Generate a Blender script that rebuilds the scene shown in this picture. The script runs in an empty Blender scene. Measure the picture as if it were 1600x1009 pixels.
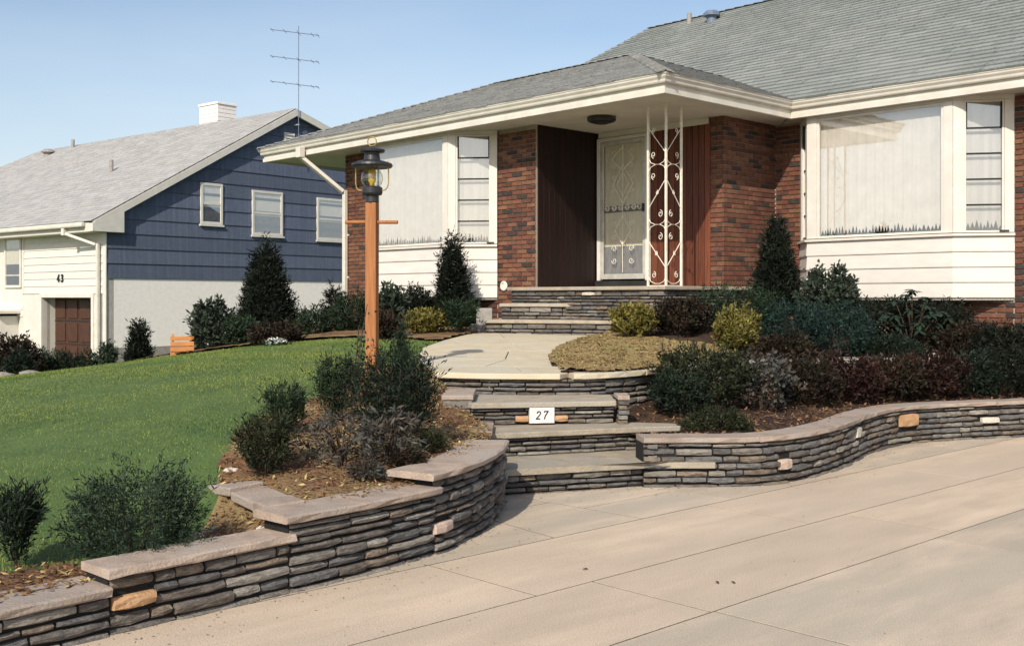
import bpy, math, random
import numpy as np
from mathutils import Vector, Matrix, noise

random.seed(7)
np.random.seed(7)
R = math.radians
sc = bpy.context.scene
COL = sc.collection

# ------------------------------------------------------------------ camera, sky, sun, exposure
EYE = 1.4
cd = bpy.data.cameras.new('camera')
cd.sensor_width = 36.0
cd.lens = 36.0 * 1700 / 1600
cd.shift_y = -39.5 / 1600
cd.clip_end = 2000
cam = bpy.data.objects.new('camera', cd)
COL.objects.link(cam)
cam.location = (0, 0, EYE)
cam.rotation_euler = (R(90), 0, 0)
sc.camera = cam

SUN_EL = R(36)
SUN_DIR = Vector((-.31, -.951, 0)).normalized()          # horizontal direction towards the sun
world = bpy.data.worlds.new('World')
sc.world = world
world.use_nodes = True
wn = world.node_tree
wn.nodes.clear()
w_out = wn.nodes.new('ShaderNodeOutputWorld')
w_bg = wn.nodes.new('ShaderNodeBackground')
w_sky = wn.nodes.new('ShaderNodeTexSky')
w_sky.sky_type = 'NISHITA'
w_sky.sun_disc = False
w_sky.sun_elevation = SUN_EL
w_sky.sun_rotation = math.atan2(SUN_DIR.x, SUN_DIR.y)
w_sky.air_density = 1.0
w_sky.dust_density = 1.5
w_sky.ozone_density = 1.0
w_bg.inputs['Strength'].default_value = 0.13
# thin high veil of cirrus over the whole sky
w_tc = wn.nodes.new('ShaderNodeTexCoord')
w_mp = wn.nodes.new('ShaderNodeMapping')
w_mp.inputs['Scale'].default_value = (1.5, 1.5, 5)
w_nz = wn.nodes.new('ShaderNodeTexNoise')
w_nz.inputs['Scale'].default_value = 2.2
w_nz.inputs['Detail'].default_value = 7
w_mr = wn.nodes.new('ShaderNodeMapRange')
w_mr.inputs[1].default_value, w_mr.inputs[2].default_value = .3, .75
w_mr.inputs[3].default_value, w_mr.inputs[4].default_value = 0.0, .20
w_mx = wn.nodes.new('ShaderNodeMix')
w_mx.data_type = 'RGBA'
w_mx.inputs[7].default_value = (5.9, 6.5, 7.0, 1)
wn.links.new(w_tc.outputs['Generated'], w_mp.inputs['Vector'])
wn.links.new(w_mp.outputs[0], w_nz.inputs['Vector'])
wn.links.new(w_nz.outputs[0], w_mr.inputs[0])
w_sp = wn.nodes.new('ShaderNodeSeparateXYZ')
w_el = wn.nodes.new('ShaderNodeMapRange')
w_el.inputs[1].default_value, w_el.inputs[2].default_value = 0.02, .26
w_el.inputs[3].default_value, w_el.inputs[4].default_value = .56, .0
w_ad = wn.nodes.new('ShaderNodeMath')
w_ad.operation = 'ADD'
wn.links.new(w_tc.outputs['Generated'], w_sp.inputs[0])
wn.links.new(w_sp.outputs['Z'], w_el.inputs[0])
wn.links.new(w_el.outputs[0], w_ad.inputs[0])
wn.links.new(w_mr.outputs[0], w_ad.inputs[1])
wn.links.new(w_ad.outputs[0], w_mx.inputs[0])
wn.links.new(w_sky.outputs[0], w_mx.inputs[6])
wn.links.new(w_mx.outputs[2], w_bg.inputs[0])
wn.links.new(w_bg.outputs[0], w_out.inputs[0])

sd = bpy.data.lights.new('sun', 'SUN')
sd.energy = 4.4
sd.angle = R(0.5)
sd.color = (1.0, .935, .82)
sun = bpy.data.objects.new('sun', sd)
COL.objects.link(sun)
sv = Vector((SUN_DIR.x * math.cos(SUN_EL), SUN_DIR.y * math.cos(SUN_EL), math.sin(SUN_EL)))
sun.rotation_euler = sv.to_track_quat('Z', 'Y').to_euler()
sun.location = (-8, -8, 12)

sc.view_settings.view_transform = 'Standard'
sc.view_settings.look = 'None'
sc.view_settings.gamma = 1
sc.view_settings.use_curve_mapping = False
sc.view_settings.exposure = 0.17
sc.render.engine = 'CYCLES'
sc.cycles.max_bounces = 8
sc.cycles.transparent_max_bounces = 12

# ------------------------------------------------------------------ materials
def _node(nt, t, **kw):
    n = nt.nodes.new(t)
    for k, v in kw.items():
        setattr(n, k, v)
    return n

def material(name, c1, c2=None, scale=8, rough=.8, bump=.0, bscale=60, stretch=(1, 1, 1), island=0.0, detail=5,
             c3=None, scale3=1.2, spec=.3, metal=0.0, coords='Object', sub=0.0, contrast=(.35, .65), trans=0.0, objrand=0.0, rotz=0.0, grain=0.0):
    m = bpy.data.materials.new(name)
    m.use_nodes = True
    nt = m.node_tree
    b = nt.nodes['Principled BSDF']
    b.inputs['Roughness'].default_value = rough
    b.inputs['Specular IOR Level'].default_value = spec
    b.inputs['Metallic'].default_value = metal
    tc = _node(nt, 'ShaderNodeTexCoord')
    geo = _node(nt, 'ShaderNodeNewGeometry')
    mp = _node(nt, 'ShaderNodeMapping')
    mp.inputs['Scale'].default_value = stretch
    if rotz:                                   # grain running along a turned axis
        mp.vector_type = 'TEXTURE'
        mp.inputs['Scale'].default_value = tuple(1 / q for q in stretch)
        mp.inputs['Rotation'].default_value = (0, 0, rotz)
    src = geo.outputs['Position'] if coords == 'World' else tc.outputs['Object']
    nt.links.new(src, mp.inputs['Vector'])
    col = None
    if c2 is None:
        c2 = tuple(x * .8 for x in c1)
    n1 = _node(nt, 'ShaderNodeTexNoise')
    n1.inputs['Scale'].default_value = scale
    n1.inputs['Detail'].default_value = detail
    n1.inputs['Roughness'].default_value = .62
    nt.links.new(mp.outputs[0], n1.inputs['Vector'])
    rp = _node(nt, 'ShaderNodeMapRange')
    rp.inputs[1].default_value, rp.inputs[2].default_value = contrast
    nt.links.new(n1.outputs[0], rp.inputs[0])
    mx = _node(nt, 'ShaderNodeMix', data_type='RGBA')
    mx.inputs[6].default_value = (*c1, 1)
    mx.inputs[7].default_value = (*c2, 1)
    nt.links.new(rp.outputs[0], mx.inputs[0])
    col = mx.outputs[2]
    if c3 is not None:
        n3 = _node(nt, 'ShaderNodeTexNoise')
        n3.inputs['Scale'].default_value = scale3
        n3.inputs['Detail'].default_value = 4
        nt.links.new(mp.outputs[0], n3.inputs['Vector'])
        r3 = _node(nt, 'ShaderNodeMapRange')
        r3.inputs[1].default_value, r3.inputs[2].default_value = .42, .68
        nt.links.new(n3.outputs[0], r3.inputs[0])
        m3 = _node(nt, 'ShaderNodeMix', data_type='RGBA')
        m3.inputs[7].default_value = (*c3, 1)
        nt.links.new(r3.outputs[0], m3.inputs[0])
        nt.links.new(col, m3.inputs[6])
        col = m3.outputs[2]
    if grain:
        ng = _node(nt, 'ShaderNodeTexNoise')
        ng.inputs['Scale'].default_value = 170
        ng.inputs['Detail'].default_value = 3
        nt.links.new(src, ng.inputs['Vector'])
        gr_ = _node(nt, 'ShaderNodeMapRange')
        gr_.inputs[1].default_value, gr_.inputs[2].default_value = .3, .7
        gr_.inputs[3].default_value, gr_.inputs[4].default_value = 1 - grain, 1 + grain * .6
        nt.links.new(ng.outputs[0], gr_.inputs[0])
        hg = _node(nt, 'ShaderNodeHueSaturation')
        nt.links.new(gr_.outputs[0], hg.inputs['Value'])
        nt.links.new(col, hg.inputs['Color'])
        col = hg.outputs[0]
    if island or objrand:
        hs = _node(nt, 'ShaderNodeHueSaturation')
        mr = _node(nt, 'ShaderNodeMapRange')
        a = island or objrand
        mr.inputs[3].default_value, mr.inputs[4].default_value = 1 - a, 1 + a
        if island:
            nt.links.new(geo.outputs['Random Per Island'], mr.inputs[0])
        else:
            oi = _node(nt, 'ShaderNodeObjectInfo')
            nt.links.new(oi.outputs['Random'], mr.inputs[0])
        nt.links.new(mr.outputs[0], hs.inputs['Value'])
        nt.links.new(col, hs.inputs['Color'])
        col = hs.outputs[0]
    nt.links.new(col, b.inputs['Base Color'])
    if bump:
        nb = _node(nt, 'ShaderNodeTexNoise')
        nb.inputs['Scale'].default_value = bscale
        nb.inputs['Detail'].default_value = 6
        nt.links.new(mp.outputs[0], nb.inputs['Vector'])
        bp = _node(nt, 'ShaderNodeBump')
        bp.inputs['Strength'].default_value = bump
        bp.inputs['Distance'].default_value = .02
        nt.links.new(nb.outputs[0], bp.inputs['Height'])
        nt.links.new(bp.outputs[0], b.inputs['Normal'])
    if trans:
        tr = _node(nt, 'ShaderNodeBsdfTranslucent')
        nt.links.new(col, tr.inputs['Color'])
        ms = _node(nt, 'ShaderNodeMixShader')
        ms.inputs[0].default_value = trans
        nt.links.new(b.outputs[0], ms.inputs[1])
        nt.links.new(tr.outputs[0], ms.inputs[2])
        nt.links.new(ms.outputs[0], nt.nodes['Material Output'].inputs['Surface'])
    return m

def glass_mat(name, fac, tint=(1, 1, 1)):
    m = bpy.data.materials.new(name)
    m.use_nodes = True
    nt = m.node_tree
    nt.nodes.clear()
    o = _node(nt, 'ShaderNodeOutputMaterial')
    t = _node(nt, 'ShaderNodeBsdfTransparent')
    t.inputs['Color'].default_value = (*tint, 1)
    g = _node(nt, 'ShaderNodeBsdfGlossy')
    g.inputs['Roughness'].default_value = .015
    fr = _node(nt, 'ShaderNodeFresnel')
    fr.inputs['IOR'].default_value = 1.5
    mr = _node(nt, 'ShaderNodeMapRange')
    mr.inputs[1].default_value, mr.inputs[2].default_value = 0, .5
    mr.inputs[3].default_value, mr.inputs[4].default_value = fac, .8
    nt.links.new(fr.outputs[0], mr.inputs[0])
    x = _node(nt, 'ShaderNodeMixShader')
    gm = _node(nt, 'ShaderNodeNewGeometry')
    iv = _node(nt, 'ShaderNodeMath', operation='SUBTRACT')
    iv.inputs[0].default_value = 1.0
    nt.links.new(gm.outputs['Backfacing'], iv.inputs[1])
    ml = _node(nt, 'ShaderNodeMath', operation='MULTIPLY')
    nt.links.new(iv.outputs[0], ml.inputs[0])
    nt.links.new(mr.outputs[0], ml.inputs[1])
    nt.links.new(ml.outputs[0], x.inputs[0])
    nt.links.new(t.outputs[0], x.inputs[1])
    nt.links.new(g.outputs[0], x.inputs[2])
    nt.links.new(x.outputs[0], o.inputs['Surface'])
    return m

M = {}
M['white'] = material('white_paint', (.66, .62, .565), (.58, .54, .485), scale=5, rough=.55, bump=.05, bscale=40, c3=(.60, .555, .49), scale3=2.5)
M['siding'] = material('siding_paint', (.66, .615, .565), (.60, .555, .505), scale=3, rough=.6, bump=.08, bscale=25, stretch=(1, 1, 4), objrand=.04)
M['soffit'] = material('soffit_paint', (.66, .62, .54), (.58, .54, .47), scale=3, rough=.7, bump=.04)
M['gutter'] = material('gutter_paint', (.65, .61, .535), (.56, .52, .45), scale=4, rough=.45, spec=.4)
M['mortar'] = material('mortar', (.40, .34, .27), (.30, .25, .20), scale=30, bump=.3, bscale=90)
BRICKS = [((.19, .078, .046), (.13, .053, .033)), ((.16, .064, .041), (.11, .045, .03)), ((.225, .105, .062), (.165, .074, .045)),
          ((.125, .053, .037), (.08, .036, .027)), ((.06, .043, .038), (.036, .027, .026))]
BM = [material('brick_clay', a, b, scale=14, rough=.9, bump=.4, bscale=70, coords='World', objrand=.15) for a, b in BRICKS]
M['dark_wood'] = material('dark_stain_shade_wood', (.016, .006, .0045), (.008, .003, .0025), scale=5, stretch=(12, 12, .7), rough=.5, bump=.1, bscale=30, objrand=.2)  # dark stain, base lowered further to hold the porch's deep shade
M['red_wood'] = material('red_stained_wood', (.18, .055, .027), (.08, .026, .014), scale=5, stretch=(14, 14, .6), rough=.5, bump=.1, bscale=30, objrand=.25)
M['post_wood'] = material('orange_wood', (.39, .16, .056), (.27, .102, .036), scale=4, stretch=(14, 14, .8), rough=.65, bump=.15, bscale=20)
M['black_metal'] = material('black_metal', (.014, .014, .016), (.028, .028, .03), scale=14, rough=.42, spec=.5)
M['brass'] = material('brass', (.62, .45, .16), (.5, .34, .12), scale=20, rough=.35, metal=.7)
M['iron_white'] = material('white_iron', (.80, .75, .64), (.66, .58, .46), scale=18, rough=.5)
M['alu'] = material('aluminium', (.66, .64, .58), (.50, .48, .44), scale=10, rough=.35, metal=.35, spec=.5)
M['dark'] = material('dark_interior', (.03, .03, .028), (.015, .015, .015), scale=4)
M['shade'] = material('roller_shade', (.78, .725, .645), (.70, .65, .575), scale=6, stretch=(1, 1, 1), rough=.9, bump=.03, bscale=120)
M['curtain'] = material('door_curtain', (.74, .69, .53), (.60, .55, .42), scale=6, stretch=(10, 10, .7), rough=.9, bump=.2, bscale=14)
M['curtain_dark'] = material('sheer_panel', (.26, .26, .25), (.17, .17, .18), scale=6, stretch=(9, 9, .8), rough=.9)
M['glass'] = glass_mat('window_glass', .27)
M['door_glass'] = glass_mat('door_glass', .06)
M['lamp_glass'] = glass_mat('lamp_glass', .06, (.97, .98, .97))
M['bulb'] = material('amber_candle', (.75, .52, .10), (.6, .38, .06), scale=8, rough=.4)
M['shingle'] = material('roof_shingle', (.27, .285, .27), (.18, .195, .185), scale=30, rough=.95, bump=.5, bscale=120, island=.10, coords='World', c3=(.28, .29, .275), scale3=.4)
M['shingle_brown'] = material('roof_shingle_grey', (.30, .30, .285), (.185, .185, .18), scale=30, rough=.95, bump=.5, bscale=120, island=.14, coords='World')
M['shingle_pale'] = material('pale_shingle', (.40, .385, .37), (.31, .30, .29), scale=30, rough=.95, bump=.3, bscale=120, island=.10, coords='World')
M['blue'] = material('blue_shake', (.105, .130, .195), (.078, .097, .148), scale=6, stretch=(20, 20, .6), rough=.85, bump=1.0, bscale=16, objrand=.14, c3=(.12, .14, .20), scale3=.7)
M['stucco'] = material('painted_block', (.86, .80, .75), (.79, .73, .68), scale=10, rough=.8, bump=.25, bscale=30)
M['grey_block'] = material('grey_foundation', (.33, .30, .27), (.24, .22, .20), scale=12, bump=.3)
M['garage'] = material('garage_door_wood', (.085, .036, .021), (.045, .021, .013), scale=5, stretch=(10, 10, .8), rough=.5, bump=.1)
SLATE = [((.18, .16, .142), (.088, .078, .071)), ((.225, .20, .172), (.12, .106, .092)), ((.152, .144, .138), (.076, .072, .072)),
         ((.215, .17, .13), (.108, .085, .066)), ((.29, .265, .228), (.165, .15, .13)), ((.15, .126, .108), (.072, .06, .052))]
SM = [material('slate_stone', a, b, scale=16, rough=.85, bump=.7, bscale=45, coords='World', objrand=.25, stretch=(1, 1, 3)) for a, b in SLATE]
M['stone_orange'] = material('tan_stone', (.50, .31, .17), (.38, .215, .11), scale=12, rough=.85, bump=.4, coords='World')
M['stone_pink'] = material('pink_stone', (.56, .44, .36), (.44, .33, .26), scale=12, rough=.85, bump=.4, coords='World')
M['stone_pale'] = material('pale_stone', (.62, .56, .48), (.46, .41, .35), scale=12, rough=.85, bump=.4, coords='World')
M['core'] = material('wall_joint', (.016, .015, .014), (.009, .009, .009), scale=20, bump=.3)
M['cap'] = material('capstone', (.41, .315, .25), (.27, .21, .17), scale=7, grain=.2, rough=.85, bump=.35, bscale=70, coords='World', objrand=.10, c3=(.34, .29, .25), scale3=3)
M['tread'] = material('bluestone_tread', (.42, .35, .26), (.28, .235, .18), scale=7, grain=.2, rough=.85, bump=.35, bscale=70, coords='World', objrand=.10, c3=(.35, .315, .26), scale3=3)
M['walk'] = material('walk_flagstone', (.56, .475, .33), (.46, .39, .28), scale=5, rough=.9, bump=.25, bscale=90, coords='World', objrand=.05, c3=(.50, .45, .35), scale3=2)
M['drive'] = material('concrete_drive', (.64, .505, .38), (.50, .395, .295), scale=2.6, stretch=(.4, 1.5, 1), rotz=.757, grain=.30, rough=.9, bump=.35, bscale=160, coords='World', objrand=.03, c3=(.49, .395, .305), scale3=.8, detail=12)
M['drive_grey'] = material('concrete_grey', (.57, .46, .35), (.42, .345, .27), scale=2.6, stretch=(.4, 1.5, 1), rotz=.757, grain=.30, rough=.9, bump=.3, bscale=160, coords='World', objrand=.05, c3=(.43, .37, .29), scale3=1.3, detail=8)
M['joint'] = material('joint_dirt', (.12, .09, .06), (.07, .055, .04), scale=30, bump=.4)
M['lawn_soil'] = material('lawn_base', (.085, .13, .034), (.055, .095, .026), scale=3, bump=.6, bscale=60, coords='World')
M['grass'] = material('grass_blade', (.20, .255, .066), (.092, .155, .042), scale=2.1, rough=.7, coords='World', island=.40, c3=(.26, .275, .07), scale3=.7, trans=.25, spec=.15)
M['grass_tall'] = material('grass_tall', (.17, .22, .06), (.11, .17, .045), scale=2, rough=.7, coords='World', island=.4, trans=.25, spec=.15)
M['grit'] = material('grit', (.16, .11, .07), (.08, .055, .035), scale=9, coords='World', island=.5)
M['mulch'] = material('bark_mulch', (.20, .105, .05), (.09, .045, .025), scale=18, rough=1, bump=1.0, bscale=50, coords='World', c3=(.26, .19, .09), scale3=2.2)
M['mulch_dry'] = material('dry_mulch', (.34, .25, .11), (.20, .14, .06), scale=20, rough=1, bump=1.0, bscale=50, coords='World', c3=(.24, .20, .075), scale3=2.2)
M['mulch_dark'] = material('dark_mulch', (.05, .026, .017), (.026, .014, .010), scale=18, rough=1, bump=1.0, bscale=50, coords='World', c3=(.085, .05, .026), scale3=1.6)
M['chip'] = material('bark_chip', (.24, .13, .06), (.12, .06, .03), scale=5, rough=.95, island=.45, coords='World')
M['straw'] = material('dry_straw', (.42, .33, .14), (.28, .2, .08), scale=5, rough=.95, island=.4, coords='World')
M['ground'] = material('ground_grass', (.07, .11, .03), (.05, .08, .025), scale=2, rough=1, bump=.4, coords='World')
M['vent_blue'] = material('vent_metal', (.16, .20, .26), (.11, .14, .19), scale=10, rough=.5)
M['antenna'] = material('antenna_metal', (.16, .19, .26), (.11, .13, .19), scale=12, rough=.5, metal=.2)
M['shade_side'] = material('side_blind', (.54, .51, .47), (.44, .415, .385), scale=2, rough=.9, stretch=(9, 9, .3))
M['bark'] = material('bark', (.07, .045, .03), (.04, .026, .018), scale=20, rough=.95, bump=.5)
M['plaque'] = material('plaque_paint', (.74, .72, .68), (.60, .57, .55), scale=14, rough=.7, bump=.2)
M['digit'] = material('digit_black', (.02, .022, .02), (.03, .03, .03), scale=10, rough=.5)
M['crate'] = material('crate_wood', (.60, .26, .09), (.45, .18, .06), scale=6, stretch=(1, 8, 8), rough=.8)
M['rock'] = material('rock', (.26, .23, .20), (.17, .15, .13), scale=8, rough=.9, bump=.5)
M['flower_white'] = material('white_petals', (.75, .75, .70), (.6, .6, .55), scale=9, island=.15)
M['flower_red'] = material('red_petals', (.62, .10, .05), (.5, .06, .03), scale=9, island=.2)
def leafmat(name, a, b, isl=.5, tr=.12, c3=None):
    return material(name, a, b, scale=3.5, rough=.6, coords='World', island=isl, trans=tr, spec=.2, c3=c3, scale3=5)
L = {
 'yew': leafmat('yew_needles', (.026, .042, .020), (.014, .024, .012)),
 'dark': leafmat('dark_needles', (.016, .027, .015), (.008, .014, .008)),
 'black': leafmat('black_needles', (.011, .016, .009), (.006, .009, .005), tr=.05),  # near-black needle colour
 'olive': leafmat('olive_needles', (.030, .036, .015), (.014, .018, .008)),
 'juniper': leafmat('juniper_sprays', (.028, .046, .026), (.013, .023, .013), c3=(.042, .064, .038)),
 'teal': leafmat('teal_juniper', (.014, .034, .028), (.007, .017, .014), c3=(.024, .048, .038)),
 'green': leafmat('green_needles', (.026, .046, .022), (.012, .022, .011)),
 'broad': leafmat('broad_leaf', (.034, .050, .032), (.016, .024, .015), c3=(.052, .064, .045)),
 'yellow': leafmat('yellow_foliage', (.15, .125, .030), (.07, .066, .018), c3=(.19, .165, .04)),
 'rust': leafmat('rusty_leaf', (.034, .019, .012), (.016, .010, .007), c3=(.024, .023, .012)),
 'red': leafmat('red_leaf', (.036, .014, .010), (.017, .008, .006)),
 'blue_grey': leafmat('grey_leaf', (.085, .090, .080), (.036, .038, .034), c3=(.075, .052, .036)),
 'rhodo': leafmat('rhododendron_leaf', (.022, .044, .025), (.011, .022, .014)),
}

# ------------------------------------------------------------------ helpers
def tag(o, label=None, cat=None, group=None, kind=None):
    if label: o['label'] = label
    if cat: o['category'] = cat
    if group: o['group'] = group
    if kind: o['kind'] = kind
    return o

def empty(name, loc=(0, 0, 0), rz=0.0, parent=None):
    o = bpy.data.objects.new(name, None)
    COL.objects.link(o)
    o.location = loc
    o.rotation_euler = (0, 0, rz)
    o.empty_display_size = .1
    if parent: o.parent = parent
    return o

def link(name, me, parent=None, loc=None, rot=None):
    o = bpy.data.objects.new(name, me)
    COL.objects.link(o)
    if parent: o.parent = parent
    if loc is not None: o.location = loc
    if rot is not None: o.rotation_euler = rot
    return o

class MB:
    def __init__(s):
        s.v, s.f = [], []
    def add(s, vs, fs):
        b = len(s.v)
        s.v += [tuple(p) for p in vs]
        s.f += [tuple(b + i for i in f) for f in fs]
        return s
    def box(s, x0, x1, y0, y1, z0, z1):
        vs = [(x, y, z) for z in (z0, z1) for x, y in ((x0, y0), (x1, y0), (x1, y1), (x0, y1))]
        return s.add(vs, [(3, 2, 1, 0), (4, 5, 6, 7), (0, 1, 5, 4), (1, 2, 6, 5), (2, 3, 7, 6), (3, 0, 4, 7)])
    def obox(s, c, a, b, d):                       # centre and three half vectors
        c, a, b, d = map(Vector, (c, a, b, d))
        vs = [c + i * a + j * b + k * d for k in (-1, 1) for i, j in ((-1, -1), (1, -1), (1, 1), (-1, 1))]
        return s.add(vs, [(3, 2, 1, 0), (4, 5, 6, 7), (0, 1, 5, 4), (1, 2, 6, 5), (2, 3, 7, 6), (3, 0, 4, 7)])
    def seg(s, p0, p1, s0, s1, z0, z1, o0, o1):      # box along a wall segment; o is the outward offset (to the right of p0->p1)
        e = Vector((p1[0] - p0[0], p1[1] - p0[1])).normalized()
        n = Vector((e.y, -e.x))
        q = [Vector(p0) + e * a + n * o for a, o in ((s0, o0), (s1, o0), (s1, o1), (s0, o1))]
        return s.prism([tuple(p) for p in q], z0, z1)
    def prism(s, pts, z0, z1):
        a = sum(pts[i][0] * pts[(i + 1) % len(pts)][1] - pts[(i + 1) % len(pts)][0] * pts[i][1] for i in range(len(pts)))
        if a < 0: pts = pts[::-1]
        n = len(pts)
        zt = z1 if isinstance(z1, (list, tuple)) else [z1] * n
        if a < 0 and isinstance(z1, (list, tuple)): zt = list(z1)[::-1]
        vs = [(p[0], p[1], z0) for p in pts] + [(p[0], p[1], zt[i]) for i, p in enumerate(pts)]
        return s.add(vs, [tuple(range(n))[::-1], tuple(range(n, 2 * n))] + [(i, (i + 1) % n, n + (i + 1) % n, n + i) for i in range(n)])
    def tube(s, pts, r, n=8, r1=None):
        pts = [Vector(p) for p in pts]
        m = len(pts)
        up = Vector((0, 0, 1))
        t0 = (pts[1] - pts[0]).normalized()
        if abs(t0.z) > .9: up = Vector((1, 0, 0))
        x = t0.cross(up).normalized()
        vs = []
        for i, p in enumerate(pts):
            t = (pts[min(i + 1, m - 1)] - pts[max(i - 1, 0)]).normalized()
            x = (x - t * x.dot(t)).normalized()
            y = t.cross(x)
            rr = r if r1 is None else r + (r1 - r) * i / (m - 1)
            vs += [p + (x * math.cos(2 * math.pi * k / n) + y * math.sin(2 * math.pi * k / n)) * rr for k in range(n)]
        fs = [(i * n + k, i * n + (k + 1) % n, (i + 1) * n + (k + 1) % n, (i + 1) * n + k) for i in range(m - 1) for k in range(n)]
        fs += [tuple(range(n))[::-1], tuple(range((m - 1) * n, m * n))]
        return s.add(vs, fs)
    def lathe(s, prof, c=(0, 0, 0), n=28, axis='z'):
        vs = []
        for r, h in prof:
            for k in range(n):
                a = 2 * math.pi * k / n
                if axis == 'z': vs.append((c[0] + r * math.cos(a), c[1] + r * math.sin(a), c[2] + h))
                else: vs.append((c[0] + r * math.cos(a), c[1] - h, c[2] + r * math.sin(a)))
        fs = [(i * n + k, i * n + (k + 1) % n, (i + 1) * n + (k + 1) % n, (i + 1) * n + k) for i in range(len(prof) - 1) for k in range(n)]
        fs += [tuple(range(n))[::-1], tuple(range((len(prof) - 1) * n, len(prof) * n))]
        return s.add(vs, fs)
    def sweep(s, prof, path, closed_prof=True):      # prof (outward, z); path in plan, outward on the right
        n, m = len(prof), len(path)
        P = [Vector(p) for p in path]
        vs = []
        for i, p in enumerate(P):
            d = []
            if i > 0: d.append((P[i] - P[i - 1]).normalized())
            if i < m - 1: d.append((P[i + 1] - P[i]).normalized())
            ns = [Vector((e.y, -e.x)) for e in d]
            nn = sum(ns, Vector((0, 0))).normalized()
            k = 1 / max(.3, nn.dot(ns[0]))
            vs += [(p.x + nn.x * o * k, p.y + nn.y * o * k, z) for o, z in prof]
        fs = [(i * n + k, (i + 1) * n + k, (i + 1) * n + (k + 1) % n, i * n + (k + 1) % n) for i in range(m - 1) for k in range(n)]
        fs += [tuple(range(n)), tuple(range((m - 1) * n, m * n))[::-1]]
        return s.add(vs, fs)
    def build(s, name, mat, parent=None, bevel=0, smooth=False, kind=None):
        me = bpy.data.meshes.new(name)
        me.from_pydata(s.v, [], s.f)
        me.materials.append(mat)
        if smooth:
            me.polygons.foreach_set('use_smooth', [True] * len(me.polygons))
        me.update()
        o = link(name, me, parent)
        if bevel:
            b = o.modifiers.new('bevel', 'BEVEL')
            b.width = bevel
            b.segments = 2
            b.limit_method = 'ANGLE'
        if kind: o['kind'] = kind
        return o

def np_mesh(name, V, nper, mat, parent=None, kind=None):
    """V: (k, nper, 3) separate polygons with nper corners each"""
    V = np.asarray(V, dtype=np.float32)
    k = V.shape[0]
    me = bpy.data.meshes.new(name)
    me.vertices.add(k * nper)
    me.loops.add(k * nper)
    me.polygons.add(k)
    me.vertices.foreach_set('co', V.reshape(-1))
    me.loops.foreach_set('vertex_index', np.arange(k * nper, dtype=np.int32))
    me.polygons.foreach_set('loop_start', np.arange(k, dtype=np.int32) * nper)
    me.materials.append(mat)
    me.update(calc_edges=True)
    o = link(name, me, parent)
    if kind: o['kind'] = kind
    return o

def inpoly(px, py, poly):
    px, py = np.asarray(px), np.asarray(py)
    c = np.zeros(px.shape, bool)
    n = len(poly)
    for i in range(n):
        x0, y0 = poly[i]
        x1, y1 = poly[(i + 1) % n]
        if y0 == y1: continue
        c ^= ((y0 > py) != (y1 > py)) & (px < (x1 - x0) * (py - y0) / (y1 - y0) + x0)
    return c

def clip(poly, a, b, c):                              # keep a x + b y <= c
    out = []
    for i in range(len(poly)):
        p, q = poly[i], poly[(i + 1) % len(poly)]
        dp, dq = a * p[0] + b * p[1] - c, a * q[0] + b * q[1] - c
        if dp <= 0: out.append(p)
        if dp * dq < 0:
            t = dp / (dp - dq)
            out.append((p[0] + (q[0] - p[0]) * t, p[1] + (q[1] - p[1]) * t))
    return out

def area(p):
    return .5 * abs(sum(p[i][0] * p[(i + 1) % len(p)][1] - p[(i + 1) % len(p)][0] * p[i][1] for i in range(len(p))))

def inset(poly, d):
    n = len(poly)
    A = sum(poly[i][0] * poly[(i + 1) % n][1] - poly[(i + 1) % n][0] * poly[i][1] for i in range(n))
    sgn = 1 if A > 0 else -1
    out = []
    for i in range(n):
        p0, p, p1 = Vector(poly[i - 1]), Vector(poly[i]), Vector(poly[(i + 1) % n])
        e0, e1 = (p - p0), (p1 - p)
        if e0.length < 1e-6 or e1.length < 1e-6:
            out.append(tuple(p)); continue
        e0.normalize(); e1.normalize()
        n0, n1 = Vector((-e0.y, e0.x)) * sgn, Vector((-e1.y, e1.x)) * sgn
        nn = n0 + n1
        if nn.length < 1e-6: nn = n0
        nn.normalize()
        q = p + nn * d / max(.4, nn.dot(n0))
        out.append((q.x, q.y))
    return out

def rbf(pts):
    P = np.array(pts, float)
    n = len(P)
    def U(r2): return np.where(r2 > 1e-12, .5 * r2 * np.log(np.maximum(r2, 1e-12)), 0)
    d2 = ((P[:, None, :2] - P[None, :, :2]) ** 2).sum(-1)
    A = np.zeros((n + 3, n + 3))
    A[:n, :n] = U(d2) + np.eye(n) * .02
    A[:n, n] = 1; A[:n, n + 1:] = P[:, :2]
    A[n, :n] = 1; A[n + 1:, :n] = P[:, :2].T
    w = np.linalg.solve(A, np.r_[P[:, 2], 0, 0, 0])
    def f(x, y):
        x, y = np.asarray(x, float), np.asarray(y, float)
        q = np.stack([x.ravel(), y.ravel()], -1)
        d = ((q[:, None] - P[None, :, :2]) ** 2).sum(-1)
        r = U(d) @ w[:n] + w[n] + q @ w[n + 1:]
        return r.reshape(x.shape)
    return f

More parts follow.
